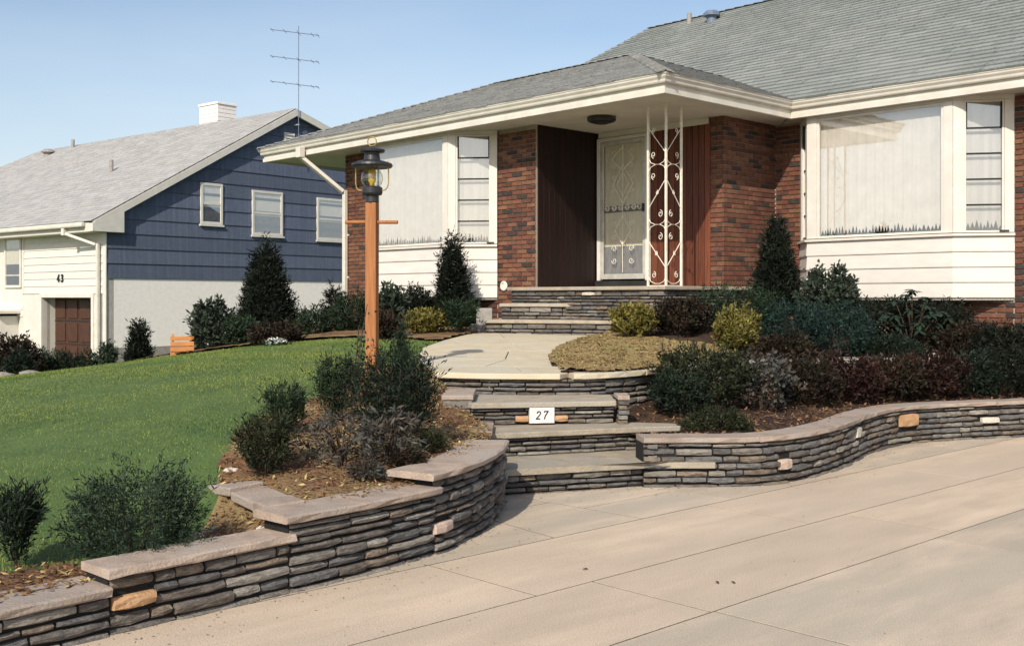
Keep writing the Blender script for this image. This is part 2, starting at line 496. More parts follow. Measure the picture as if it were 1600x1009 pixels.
def sheet(name, poly, zf, cell, mat, kind='structure', bump=0.0, dz=0.0):
    xs = [p[0] for p in poly]; ys = [p[1] for p in poly]
    gx = np.arange(min(xs), max(xs) + cell, cell)
    gy = np.arange(min(ys), max(ys) + cell, cell)
    X, Y = np.meshgrid(gx, gy)
    Z = zf(X, Y) + dz
    if bump:
        Z = Z + bump * (np.random.rand(*Z.shape) - .5)
    cx, cy = (X[:-1, :-1] + cell / 2), (Y[:-1, :-1] + cell / 2)
    keep = inpoly(cx, cy, poly)
    W = X.shape[1]
    i, j = np.nonzero(keep)
    a = i * W + j
    F = np.stack([a, a + 1, a + W + 1, a + W], -1)
    used, inv = np.unique(F, return_inverse=True)
    V = np.stack([X.ravel(), Y.ravel(), Z.ravel()], -1)[used]
    me = bpy.data.meshes.new(name)
    me.from_pydata(V.tolist(), [], inv.reshape(F.shape).tolist())
    me.materials.append(mat)
    me.polygons.foreach_set('use_smooth', [True] * len(me.polygons))
    o = link(name, me)
    o['kind'] = kind
    return o

# ------------------------------------------------------------------ house frame
HA = math.atan2(-.727, .687)
HO = (1.87, 13.24)
def hw(u, v):
    return (HO[0] + .687 * u + .727 * v, HO[1] - .727 * u + .687 * v)
def hl(x, y):
    dx, dy = x - HO[0], y - HO[1]
    return (dx * .687 - dy * .727, dx * .727 + dy * .687)

# ------------------------------------------------------------------ terrain
WALL_L = [(-3.4, 2.62), (-2.6, 3.5), (-1.74, 4.41), (-1.05, 5.16), (-.65, 5.60), (-.36, 6.0), (-.17, 6.45), (-.075, 6.9), (-.045, 7.3), (-.045, 7.72)]
WALL_R = [(.97, 8.03), (1.25, 8.06), (1.6, 8.05), (1.95, 8.12), (2.34, 8.45), (2.75, 8.98), (3.15, 9.68), (3.59, 10.28), (4.04, 10.58), (5.13, 10.97), (7.2, 11.6)]
LAND = [(-.66, 9.62), (-.2, 9.47), (.415, 9.43), (.8, 9.52), (1.15, 9.85), (1.52, 10.5), (2.2, 11.25), (3.0, 11.75), (4.0, 11.95), (5.2, 12.0), (7.0, 12.2)]

lawn_z = rbf([(-3.4, 2.9, .17), (-2.6, 3.8, .18), (-1.9, 4.55, .19), (-1.45, 5.0, .17), (-1.5, 5.35, .14), (-1.75, 5.7, .19), (-1.35, 5.12, .15), (-2.0, 5.6, .24), (-1.42, 5.98, .37), (-1.2, 5.75, .35), (-1.0, 5.5, .33), (-.75, 5.9, .35), (-.4, 6.4, .40), (-.25, 7.0, .42),
  (-.35, 7.8, .40), (-.62, 8.6, .50), (-.75, 9.2, .62), (-1.6, 6.2, .44), (-1.3, 7.2, .54), (-1.24, 9.6, .75), (-.95, 10.5, .735), (-.8, 11.2, .735), (-.8, 12.4, .77), (-1.1, 12.4, .79), (-.95, 13.7, .83), (-.6, 13.7, .82),
  (-3, 8, .54), (-5.76, 12.2, .50), (-4.46, 14.3, .62), (-2.0, 13.4, .84), (-4, 6, .28), (-6, 8, .27), (-9, 10, .05), (-12, 14, -.25), (-9, 20, -.45), (-10, 25, -.75),
  (-14, 25, -.8), (-18, 30, -.85), (-6.3, 29, -.2), (-5.5, 19.5, .35), (-3.2, 18.5, .9), (-3.0, 16, .85), (-1.4, 16.2, .95), (-4, 22, .6), (-7, 5, .1), (-8, 1, .0), (-22, 10, -.6), (-24, 40, -.9), (-2, 40, 0), (3, 20, 1.0), (-.3, 15.4, .92)])
up_z = rbf([(.6, 10.0, .76), (1.0, 10.1, .76), (1.5, 10.75, .74), (.6, 11.5, .83), (1.3, 11.6, .86), (1.5, 13.4, .95), (1.6, 14.5, 1.0), (2.3, 11.6, .73), (3, 12.0, .71), (4, 12.2, .70), (5.2, 12.25, .70),
  (2.4, 13.3, 1.02), (3.6, 14.0, 1.1), (3.4, 12.9, .86), (4.5, 13.4, .85), (5.8, 13.8, .75), (7, 13, .7), (8, 11.5, .65), (4.5, 15.5, 1.0)])
low_z = rbf([(1.0, 8.3, .33), (1.6, 8.4, .33), (2.2, 8.75, .34), (2.8, 9.4, .34), (3.4, 10.3, .33), (4.2, 10.9, .32), (5.4, 11.3, .32), (1.0, 9.2, .36), (1.2, 8.85, .30), (1.6, 10.0, .42), (2.4, 11.0, .42), (3.4, 11.5, .42), (5, 11.7, .40), (7, 12, .38)])
def walk_z(x, y): return .74 + .03 * (np.asarray(y) - 9.5)

WALK = [(-.66, 9.66), (-.2, 9.51), (.415, 9.47), (.555, 9.80), (.49, 10.3), (.475, 10.9), (.55, 11.6), (.70, 12.27), (1.0, 13.3), (1.49, 14.4), (1.5, 15.0), (-.5, 15.6), (-.60, 14.9), (-.86, 13.7), (-1.02, 12.5), (-1.0, 11.4), (-.86, 10.5), (-.72, 10.0)]

left_poly = [(-26, -6)] + [(-4.6, 1.2)] + [(x - .10, y + .05) for x, y in WALL_L] + [(-.5, 8.0), (-.8, 8.6), (-.9, 9.2), (-.85, 9.66), (-.5, 10.2), (-.8, 12.3), (-.6, 13.7), (-.2, 15.4), (.3, 16.5), (-1, 19), (-1, 45), (-26, 45)]
sheet('lawn', left_poly, lawn_z, .16, M['lawn_soil'])
BED_L = [(-3.8, 2.9)] + [(x - .10, y + .05) for x, y in WALL_L] + [(-.16, 8.2), (-.35, 8.7), (-.5, 9.2), (-.68, 9.66), (-.80, 10.2), (-1.0, 10.15), (-1.36, 9.75), (-1.45, 8.9), (-1.62, 7.97), (-1.72, 7.1), (-1.70, 6.4), (-1.60, 5.85), (-1.60, 5.48), (-1.86, 5.10), (-2.2, 4.75), (-3.0, 3.75)]
def bed_lz(x, y):
    return lawn_z(x, y) + .012
sheet('planting_bed', BED_L, bed_lz, .045, M['mulch'], bump=.022)
BED_B = [(-5.6, 16.2), (-4.5, 15.0), (-3.4, 14.5), (-2.2, 14.6), (-1.5, 14.3), (-.95, 13.8), (-.7, 14.6), (-.3, 15.7), (-1.5, 17.5), (-4.5, 19.5)]
sheet('planting_bed', BED_B, bed_lz, .08, M['mulch'], bump=.02, dz=.02)
up_poly = [(x + .02, y + .12) for x, y in LAND[2:]] + [(9, 12), (9, 15), (6, 17), (2, 16.5), (1.2, 15.2), (1.38, 14.4), (.9, 13.3), (.6, 12.27), (.44, 11.6), (.37, 10.9), (.38, 10.3), (.45, 9.8)]
sheet('planting_bed', up_poly, up_z, .06, M['mulch_dark'], bump=.03)
MOUND = [(.45, 9.8), (.8, 9.6), (1.2, 9.95), (1.55, 10.6), (2.0, 11.2), (2.5, 11.9), (2.4, 12.4), (1.9, 12.5), (1.5, 12.9), (1.25, 13.9), (.9, 13.3), (.6, 12.27), (.44, 11.6), (.37, 10.9), (.38, 10.3)]
sheet('leaf_mound', MOUND, up_z, .05, M['mulch_dry'], bump=.03, dz=.015)
low_poly = [(x + .03, y + .12) for x, y in WALL_R] + [(7.4, 12.2)] + [(x, y + .05) for x, y in LAND[::-1][:-2]] + [(.6, 9.45), (.95, 8.6)]
sheet('planting_bed', low_poly, low_z, .05, M['mulch_dark'], bump=.03)

def ground_z(X, Y):
    t = np.clip((-X + .5 * Y - 6) / 10, 0, 1)
    return -.10 - 1.0 * t * t * (3 - 2 * t)
gv, gf = [], []
gc = [-600, -300, -120, -60, -40, -30, -26, -22, -18, -14, -11, -8, -5, -2, 1, 4, 7, 10, 14, 20, 30, 50, 80, 150, 300, 600]
for y in gc:
    for x in gc:
        gv.append((x, y + 8, float(ground_z(np.float64(x), np.float64(y + 8)))))
for j in range(len(gc) - 1):
    for i in range(len(gc) - 1):
        a = j * len(gc) + i
        gf.append((a, a + 1, a + len(gc) + 1, a + len(gc)))
me = bpy.data.meshes.new('ground')
me.from_pydata(gv, [], gf)
me.materials.append(M['ground'])
tag(link('ground', me), kind='structure')

# ------------------------------------------------------------------ driveway: slabs in strips parallel to the street-to-garage direction
drv = empty('driveway')
tag(drv, kind='structure')
DN, DB = Vector((.687, -.727)), Vector((.727, .687))
def dw(n, b):
    p = DN * n + DB * b
    return (p.x, p.y)
MB().prism([dw(-9, -6), dw(7, -6), dw(7, 19), dw(-9, 19)], -.09, -.0022).build('sub_base', M['joint'], drv)
def strip(n0, n1, bs, mat, gap0=.0058):
    for b0, b1 in zip(bs[:-1], bs[1:]):
        g = gap0
        z = random.uniform(-.0004, .0004)
        MB().prism([dw(n0 + g, b0 + g), dw(n1 - g, b0 + g), dw(n1 - g, b1 - g), dw(n0 + g, b1 - g)], -.08, z).build('slab', mat, drv, bevel=.001)
strip(-4.447, -3.638, [-6, -1.2, 1.2, 3.6, 6.0, 8.4, 10.8, 19], M['drive'])
strip(-3.638, -2.916, [-6, -.8, 1.6, 3.98, 6.4, 8.8, 11.2, 19], M['drive'])
strip(-2.916, -.7, [-6, -.26, 1.87, 4.0, 6.13, 8.26, 10.4, 19], M['drive_grey'])
strip(-.7, 1.5, [-6, -.5, 1.6, 3.9, 6.0, 8.1, 10.3, 19], M['drive'])
strip(1.5, 7, [-6, 0, 4, 8, 19], M['drive'])
# apron flagstones between the joint line and the stone walls
apr = [dw(-4.447, -6), dw(-4.447, 19), dw(-7.5, 19), dw(-7.5, -6)]
def in_frame(poly):
    return [(p[0] * DN.x + p[1] * DN.y, p[0] * DB.x + p[1] * DB.y) for p in poly]
cells = [in_frame(apr)]
for b in [-1, 1.0, 2.1, 3.4, 4.55, 5.35, 6.3, 7.2, 8.0, 8.9, 9.9, 10.8, 12]:
    k = random.uniform(-.35, .35)
    nc = []
    for c in cells:
        nc += [clip(c, k, 1, b + k * -4.5), clip(c, -k, -1, -(b + k * -4.5))]
    cells = [c for c in nc if len(c) > 2 and area(c) > .02]
c2 = []
for c in cells:
    n0 = -4.447 - random.uniform(.45, .8)
    c2 += [clip(c, 1, 0, n0), clip(c, -1, 0, -n0)]
for c in c2:
    if len(c) > 2 and area(c) > .03:
        w = [dw(*p) for p in inset(c, .006)]
        MB().prism(w, -.08, random.uniform(-.0008, .0004)).build('flagstone', M['drive_grey'], drv, bevel=.001)

# ------------------------------------------------------------------ dry-stone walls
def path_len(P):
    return [0] + list(np.cumsum([(Vector(P[i + 1]) - Vector(P[i])).length for i in range(len(P) - 1)]))
def smooth_path(P, it=2):
    for _ in range(it):
        Q = [P[0]]
        for a, b in zip(P[:-1], P[1:]):
            Q += [(a[0] * .75 + b[0] * .25, a[1] * .75 + b[1] * .25), (a[0] * .25 + b[0] * .75, a[1] * .25 + b[1] * .75)]
        Q.append(P[-1])
        P = Q
    return P
def path_at(P, Ls, s):
    s = max(0, min(Ls[-1] - 1e-6, s))
    i = max(k for k in range(len(P) - 1) if Ls[k] <= s)
    e = (Vector(P[i + 1]) - Vector(P[i])).normalized()
    return Vector(P[i]) + e * (s - Ls[i]), e

def stone_piece(name, P, Ls, s0, s1, z0, z1, out, mat, parent, depth=.12, round_=.008, rough=.004):
    ns = max(2, int((s1 - s0) / .09) + 1)
    h = z1 - z0
    r = min(round_, h * .3)
    prof = [(-depth, z0), (-r, z0), (0, z0 + r), (random.uniform(0, .006), z0 + h * .55), (-r * .2, z1 - r), (-r * 1.6, z1), (-depth, z1)]
    vs = []
    for k in range(ns + 1):
        t = k / ns
        s = s0 + (s1 - s0) * t
        p, e = path_at(P, Ls, s)
        n = Vector((e.y, -e.x))
        end = (k == 0 or k == ns)
        for q, (o, z) in enumerate(prof):
            oo = o + out
            if 0 < q < 6:
                oo += random.uniform(-rough, rough) - (r * .9 if end else 0)
                z += random.uniform(-rough, rough) * .6
                if end: z += (z0 + h / 2 - z) * .10
            vs.append((p.x + n.x * oo, p.y + n.y * oo, z))
    n = len(prof)
    fs = [(i * n + k, (i + 1) * n + k, (i + 1) * n + (k + 1) % n, i * n + (k + 1) % n) for i in range(ns) for k in range(n)]
    fs += [tuple(range(n)), tuple(range(ns * n, (ns + 1) * n))[::-1]]
    return MB().add(vs, fs).build(name, mat, parent)

def stone_face(parent, P, s_a, s_b, z0, z1, seed, hmin=.030, hmax=.058, lmin=.10, lmax=.42, accents=(), core=True, depth=.12, jut=.016):
    rnd = random.Random(seed)
    Ls = path_len(P)
    z = z0
    if core:
        ns = max(2, int((s_b - s_a) / .15))
        pts = [path_at(P, Ls, s_a + (s_b - s_a) * k / ns) for k in range(ns + 1)]
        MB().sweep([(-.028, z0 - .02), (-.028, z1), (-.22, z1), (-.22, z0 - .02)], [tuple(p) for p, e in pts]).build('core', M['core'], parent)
    for (s0, s1, za, zb, m) in accents:
        stone_piece('accent_stone', P, Ls, s0, s1, za, zb, .014, m, parent, depth)
    while z < z1 - .012:
        h = rnd.uniform(hmin, hmax)
        if z1 - (z + h) < hmin * .8: h = z1 - z
        g = .013
        s = s_a
        while s < s_b - .01:
            ln = rnd.uniform(lmin, lmax) * (1.0 if h < .045 else .85)
            if s_b - (s + ln) < lmin * .7: ln = s_b - s
            a, b = s + .007, s + ln - .007
            hit = [c for c in accents if c[0] < b and c[1] > a and c[2] < z + h - .004 and c[3] > z + .004]
            if hit:
                c = hit[0]
                if c[0] - a > .05: b2 = c[0] - .006
                else: b2 = None
                if b2 is not None:
                    stone_piece('stone', P, Ls, a, b2, z + g * .5, z + h - g * .5, rnd.uniform(-jut, jut), SM[rnd.choice([0, 0, 1, 1, 2, 2, 3, 4, 5])], parent, depth)
                s = c[1]
                continue
            dz = rnd.uniform(-.004, .004)
            stone_piece('stone', P, Ls, a, b, z + g * .5 + dz, z + h - g * .5 + dz * .4, rnd.uniform(-jut, jut), SM[rnd.choice([0, 0, 1, 1, 2, 2, 3, 4, 5])], parent, depth)
            s += ln
        z += h

def caps(parent, P, s_a, s_b, z0, z1, wid, over, seed, lmin=.5, lmax=1.0, mat=None, name='capstone'):
    rnd = random.Random(seed)
    Ls = path_len(P)
    s = s_a
    while s < s_b - .01:
        ln = rnd.uniform(lmin, lmax)
        if s_b - (s + ln) < lmin * .6: ln = s_b - s
        ns = max(2, int(ln / .1))
        r = .008
        prof = [(over - r, z0), (over, z0 + r), (over + rnd.uniform(-.006, .004), z1 - r), (over - r * 1.5, z1), (-wid + r, z1 + rnd.uniform(-.004, .004)), (-wid, z1 - r), (-wid, z0)]
        vs = []
        for k in range(ns + 1):
            p, e = path_at(P, Ls, s + .003 + (ln - .006) * k / ns)
            n = Vector((e.y, -e.x))
            for o, z in prof:
                oo = o + rnd.uniform(-.005, .005)
                vs.append((p.x + n.x * oo, p.y + n.y * oo, z + rnd.uniform(-.0015, .0015)))
        m = len(prof)
        fs = [(i * m + k, (i + 1) * m + k, (i + 1) * m + (k + 1) % m, i * m + (k + 1) % m) for i in range(ns) for k in range(m)]
        fs += [tuple(range(m)), tuple(range(ns * m, (ns + 1) * m))[::-1]]
        MB().add(vs, fs).build(name, mat or M['cap'], parent)
        s += ln

# front-left stepped wall along the drive
wl = empty('stone_wall', (0, 0, 0))
tag(wl, 'long stepped slate wall along the driveway, rising to a rounded end beside the front steps', 'stone wall')
PL = smooth_path(WALL_L, 2)
LsL = path_len(PL)
def s_of(P, Ls, x):                      # path distance where the view ray at pixel column x meets the path
    best = min(((abs(path_at(P, Ls, s)[0].x / path_at(P, Ls, s)[0].y - (x - 800) / 1700), s) for s in np.linspace(0, Ls[-1], 400)))
    return best[1]
sA, sB, sC = s_of(PL, LsL, 172), s_of(PL, LsL, 456), s_of(PL, LsL, 682)
sE = LsL[-1]
stone_face(wl, PL, 0, sA, -.02, .165, 11)
stone_face(wl, PL, sA, sB, -.02, .235, 12, accents=[(sA + .012, sA + .20, .10, .155, M['stone_orange'])])
s6 = s_of(PL, LsL, 690)
stone_face(wl, PL, sB, sC, -.02, .325, 13)
stone_face(wl, PL, sC, sE, -.02, .405, 14, lmin=.09, lmax=.30, accents=[(sC + .0, sC + .17, .105, .165, M['stone_pink'])])
caps(wl, PL, 0, sA + .0, .168, .206, .26, .02, 21)
caps(wl, PL, sA - .02, sB + .02, .240, .279, .24, .022, 22, 1.2, 1.6)
caps(wl, PL, sB - .04, sC + .03, .330, .369, .26, .022, 23, 1.3, 1.6)
PD = PL
caps(wl, PD, sC - .06, s_of(PL, LsL, 794) if False else sE - .42, .410, .449, .30, .026, 24, 1.5, 1.8)
# return end of the wall segment going back into the lawn (loose stones)
ret = [(-1.34, 5.36), (-1.12, 5.10)]
tn = [(-1.72, 5.86), (-1.45, 5.62), (-1.16, 5.27)]
retP = smooth_path([(-1.66, 6.06), (-1.52, 5.88), (-1.26, 5.55), (-1.10, 5.22)], 1)
stone_face(wl, retP, 0, path_len(retP)[-1] - .02, .12, .322, 15, lmin=.12, lmax=.35, hmin=.045, hmax=.07)
for k, (sa_, sb_, zb_, tl) in enumerate(((.0, .30, .335, .012), (.315, .60, .322, -.006), (.61, .84, .328, .004))):
    Lr = path_len(retP)
    (pa, ea), (pb_, eb) = path_at(retP, Lr, sa_), path_at(retP, Lr, min(sb_, Lr[-1]))
    ee = (pb_ - pa).normalized(); nn_ = Vector((ee.y, -ee.x))
    cc = (pa + pb_) / 2 - nn_ * .06
    MB().obox((cc.x, cc.y, zb_ + .024), (ee.x * (sb_ - sa_) * .5, ee.y * (sb_ - sa_) * .5, tl), (nn_.x * .10, nn_.y * .10, -.008), (0, 0, .024)).build('capstone', M['cap'], wl, bevel=.008)
for (x, y, z, l, w_, h, a) in ((-1.36, 5.34, .185, .12, .06, .028, .7), (-1.55, 5.62, .18, .10, .055, .032, .9)):
    b = MB().obox((x, y, z), (l * math.cos(a), l * math.sin(a), .01), (-w_ * math.sin(a), w_ * math.cos(a), -.012), (0, 0, h)).build('stone', SM[3], wl, bevel=.012)

# front steps (lower flight)
st = empty('stone_steps', (.4, 8.5, 0))
st.location = (0, 0, 0)
tag(st, 'lower flight of slate steps with pale treads rising from the driveway to the front walk', 'steps')
R1 = [(-.06, 7.70), (1.02, 8.075), (1.34, 8.10)]
R2 = [(-.19, 8.26), (1.06, 8.70)]
R3 = [(-.33, 8.72), (.84, 8.93)]
R4 = [(-.66, 9.62), (-.2, 9.47), (.415, 9.43), (.8, 9.52), (1.15, 9.85), (1.52, 10.5)]
R4 = smooth_path(R4, 2)
stone_face(st, R1[:2], 0, path_len(R1[:2])[-1] - .05, -.02, .140, 31, lmin=.12, lmax=.38)
stone_face(st, R2, 0, path_len(R2)[-1], .185, .325, 32, lmin=.10, lmax=.3)
L3 = path_len(R3)[-1]
c27 = .33 + .845 * 1.0
def r3s(x): return s_of(R3, path_len(R3), x)
stone_face(st, R3, 0, L3, .37, .510, 33, lmin=.10, lmax=.3, accents=[(r3s(806), r3s(826), .395, .445, M['stone_orange']), (r3s(866), r3s(887), .395, .445, M['stone_orange'])])
L4 = path_len(R4)[-1]
stone_face(st, R4, 0, s_of(R4, path_len(R4), 948), .54, .695, 34, lmin=.12, lmax=.4)
def tread(poly, z0, z1):
    MB().prism(poly, z0, z1).build('tread', M['tread'], st, bevel=.008)
def jag(a, b, n=8, j=.006):
    a, b = Vector(a), Vector(b)
    return [tuple(a + (b - a) * k / n + Vector((random.uniform(-j, j), random.uniform(-j, j)))) for k in range(n + 1)]
tread(jag((-.04, 7.675), (1.0, 8.035)) + jag((1.0, 8.035), (1.5, 8.035), 3) + [(1.42, 8.2), (1.0, 8.75), (-.20, 8.32)], .142, .186)
tread(jag((-.175, 8.235), (1.075, 8.675)) + [(1.36, 8.74), (1.34, 8.92), (.9, 9.02), (-.33, 8.8)], .327, .371)
tread(jag((-.325, 8.690), (.86, 8.90)) + [(.86, 9.5), (.4, 9.55), (-.2, 9.58), (-.6, 9.65), (-.5, 9.1)], .512, .556)
# cheek stones beside the treads
def block_pile(x0, x1, y0, y1, z0, z1, seed, n=3):
    rnd = random.Random(seed)
    P = [(x0, y0), (x1, y0)]
    zz = z0
    for k in range(n):
        hh = (z1 - .04 - z0) / n
        MB().box(x0 + rnd.uniform(0, .02), x1 - rnd.uniform(0, .02), y0 + rnd.uniform(0, .015), y1, zz + .003, zz + hh - .003).build('stone', SM[rnd.randrange(6)], st, bevel=.01)
        zz += hh
    MB().prism(jag((x0 - .004, y0 - .008), (x1 + .004, y0 - .006), 4) + jag((x1 + .004, y1), (x0 - .004, y1 + .01), 4), zz + .001, z1).build('capstone', M['cap'], st, bevel=.008)
block_pile(-.44, -.15, 8.02, 8.62, .17, .415, 41)
block_pile(-.56, -.31, 8.76, 9.42, .35, .615, 42)
block_pile(.86, .96, 8.86, 9.12, .36, .605, 43, 5)

# plaque with the house number
pq = empty('house_number_plaque', (0, 0, 0))
p27, e27 = path_at(R3, path_len(R3), r3s(846))
pq.location = (p27.x + e27.y * .012, p27.y - e27.x * .012, .385)
pq.rotation_euler = (0, 0, math.atan2(e27.y, e27.x))
tag(pq, 'small white plaque reading 27 set into the step riser between two orange stones', 'house number')
MB().box(-.103, .103, -.016, .03, 0, .128).build('plate', M['plaque'], pq, bevel=.004)
def digit(strokes, x, z, h, parent, y=-.019, w=.0075, depth=.004, slant=.16, mat=None):
    mb = MB()
    for line in strokes:
        pts = [Vector((x + (px + slant * pz) * h, y, z + pz * h)) for px, pz in line]
        for a, b in zip(pts[:-1], pts[1:]):
            d = (b - a)
            t = d.normalized()
            n = Vector((-t.z, 0, t.x))
            mb.obox((a + b) / 2, d / 2 + t * w * .35, n * w * .5, (0, depth * .5, 0))
    return mb.build('digit', mat or M['digit'], parent)
TWO = [[(0, .78), (.08, .95), (.25, 1), (.42, .92), (.46, .75), (.38, .55), (0, .02), (.48, .02)]]
SEVEN = [[(0, .9), (.02, 1), (.5, 1), (.22, .45), (.15, 0)]]
FOUR = [[(.4, 0), (.4, 1), (0, .3), (.55, .3)]]
THREE = [[(0, .9), (.2, 1), (.42, .9), (.42, .65), (.2, .52), (.45, .4), (.45, .12), (.2, 0), (0, .1)]]
digit(TWO, -.05, .036, .062, pq)
digit(SEVEN, .008, .036, .062, pq)

# right retaining wall along the drive
wr = empty('stone_wall')
tag(wr, 'curved slate wall right of the steps, winding along the drive below the dark shrub bed', 'stone wall')
PR = smooth_path(WALL_R, 2)
LsR = path_len(PR)
def rs(x): return s_of(PR, LsR, x)
stone_face(wr, PR, 0, LsR[-1] - .6, -.02, .322, 51, lmin=.12, lmax=.36, hmin=.036, hmax=.062, depth=.11,
           accents=[(rs(1219), rs(1238), .10, .18, M['stone_pink']), (rs(1339), rs(1345), .19, .28, M['stone_pale']), (rs(1409), rs(1434), .165, .285, M['stone_orange']), (rs(1535), rs(1560), .15, .21, M['stone_pale'])])
caps(wr, PR, -.02, LsR[-1] - .5, .326, .366, .24, .022, 52, .45, .9)
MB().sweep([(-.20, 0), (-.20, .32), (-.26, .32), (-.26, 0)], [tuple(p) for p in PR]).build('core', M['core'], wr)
# left end face of the right wall
endP = [(1.02, 8.45), (.985, 8.03)]
stone_face(wr, endP, 0, .42, .19, .322, 53, lmin=.1, lmax=.2, core=False, depth=.08)

# terrace wall behind the lower shrub bed, continuing the landing edge
tw = empty('terrace_wall')
tag(tw, 'low slate terrace wall curving from the walk landing into the dark shrubs below the right bay window', 'stone wall')
PT = smooth_path(LAND[2:], 2)
LsT = path_len(PT)
sT0 = s_of(PT, LsT, 948)
stone_face(tw, PT, sT0, LsT[-1] - .6, .33, .682, 61, lmin=.14, lmax=.36, hmin=.042, hmax=.07, depth=.11, accents=[(s_of(PT, LsT, 1390), s_of(PT, LsT, 1404), .55, .64, M['stone_orange'])])
sT1 = s_of(PT, LsT, 893)
caps(tw, PT, sT1, sT1 + 1.55, .690, .740, .20, .032, 62, .5, .9, M['walk'])
caps(tw, PT, sT1 + 1.55, LsT[-1] - .5, .684, .738, .24, .03, 63, .4, .8, SM[4])

# front walk: flagstones
wk = empty('front_walk')
tag(wk, kind='structure')
cells = [WALK[:-1] + [(-.72, 10.0)]]
for (a, b, c) in ((.12, 1, 10.15), (-.25, 1, 11.0), (.1, 1, 12.0), (-.12, 1, 13.1), (.05, 1, 14.1)):
    nc = []
    for q in cells: nc += [clip(q, a, b, c), clip(q, -a, -b, -c)]
    cells = [q for q in nc if len(q) > 2 and area(q) > .01]
c2 = []
for i, q in enumerate(cells):
    k = (-.15, .1, -.05, .2, -.1, .1)[i % 6]; s_ = random.uniform(-.3, .3)
    c2 += [clip(q, 1, s_, k + s_ * 11.5), clip(q, -1, -s_, -(k + s_ * 11.5))]
for q in c2:
    if len(q) > 2 and area(q) > .02:
        q = inset(q, .005)
        MB().prism(q, .6, [float(walk_z(p[0], p[1])) for p in q]).build('flagstone', M['walk'], wk, bevel=.006)
MB().prism(inset(WALK, .012), .55, [float(walk_z(p[0], p[1])) - .014 for p in inset(WALK, .012)]).build('bedding', M['joint'], wk)
edge_front = [(-.69, 9.66)] + [(x, y - .035) for x, y in ((-.66, 9.62), (-.45, 9.54), (-.2, 9.47), (.1, 9.44), (.415, 9.43))] + [(.53, 9.66)]
MB().prism(edge_front + [(.42, 9.64), (-.2, 9.72), (-.6, 9.86)], .692, .742).build('edge_slab', M['walk'], wk, bevel=.008)

# upper flight of steps to the porch
us = empty('porch_steps')
tag(us, 'upper flight of three dark slate steps leading from the flagstone walk to the porch', 'steps')
def upper_step(pts, z0, z1, back, seed):
    P = pts
    n = path_len(P)[-1]
    stone_face(us, P, 0, n, z0, z1 - .05, seed, lmin=.14, lmax=.42, hmin=.045, hmax=.07)
    e = (Vector(P[-1]) - Vector(P[0])).normalized()
    nn = Vector((e.y, -e.x))
    a, b = Vector(P[0]) - e * .02 + nn * .03, Vector(P[-1]) + e * .02 + nn * .03
    MB().prism(jag(a, b, 10) + [tuple(b - nn * back), tuple(a - nn * back)], z1 - .048, z1).build('tread', M['tread'], us, bevel=.01)
    MB().prism([tuple(Vector(P[0]) - nn * .06), tuple(Vector(P[-1]) - nn * .06), tuple(Vector(P[-1]) - nn * (back - .02)), tuple(Vector(P[0]) - nn * (back - .02))], z0, z1 - .05).build('core', M['core'], us)
upper_step([(-.38, 15.12), (1.62, 14.40)], .87, 1.095, .75, 71)
upper_step([(-.155, 15.50), (2.2, 14.62)], 1.095, 1.318, .7, 72)
for (x, y, z) in ((-.52, 15.42, .9), (-.42, 15.6, 1.13)):
    MB().box(x - .09, x + .14, y - .12, y + .3, .8, z + .12).build('cheek_block', M['grey_block'], us, bevel=.01)

# ------------------------------------------------------------------ main house
H = empty('brick_house', (HO[0], HO[1], 0), HA)
tag(H, 'low brick and white-sided ranch house with two bay windows and a recessed front entry', 'house')
ZS, ZG, ZP = 3.94, 4.15, 1.55
WALLS = []
def face_wall(p0, p1, z0, z1, t=.2):
    WALLS.append(MB().seg(p0, p1, 0, (Vector(p1) - Vector(p0)).length, z0, z1, -t, 0).build('brick_wall', M['mortar'], H))
face_wall((-7.86, .772), (-6.9, .772), .6, ZS + .1)
face_wall((-6.9, .772), (-3.83, .772), .6, 1.55)
face_wall((-3.83, .772), (-3.03, .772), .6, ZS + .1)
face_wall((-.885, 2.132), (-.7, 2.132), 1.3, ZS + .1)
face_wall((-.69, 2.14), (-.69, 3.43), .7, ZS + .1)
face_wall((-.68, 3.432), (2.75, 3.432), .5, 1.55)
face_wall((-.68, 3.434), (-.2, 3.434), .5, ZS + .1)
face_wall((2.76, 3.432), (8.0, 3.432), .4, ZS + .1)
MB().box(-7.86, -7.66, .98, 9.5, .4, ZS + .1).build('side_wall', M['mortar'], H)
wo = WALLS[2]
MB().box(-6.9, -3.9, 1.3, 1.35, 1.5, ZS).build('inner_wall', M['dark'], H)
MB().box(-.1, 2.8, 3.9, 3.95, 1.5, ZS).build('inner_wall', M['dark'], H)

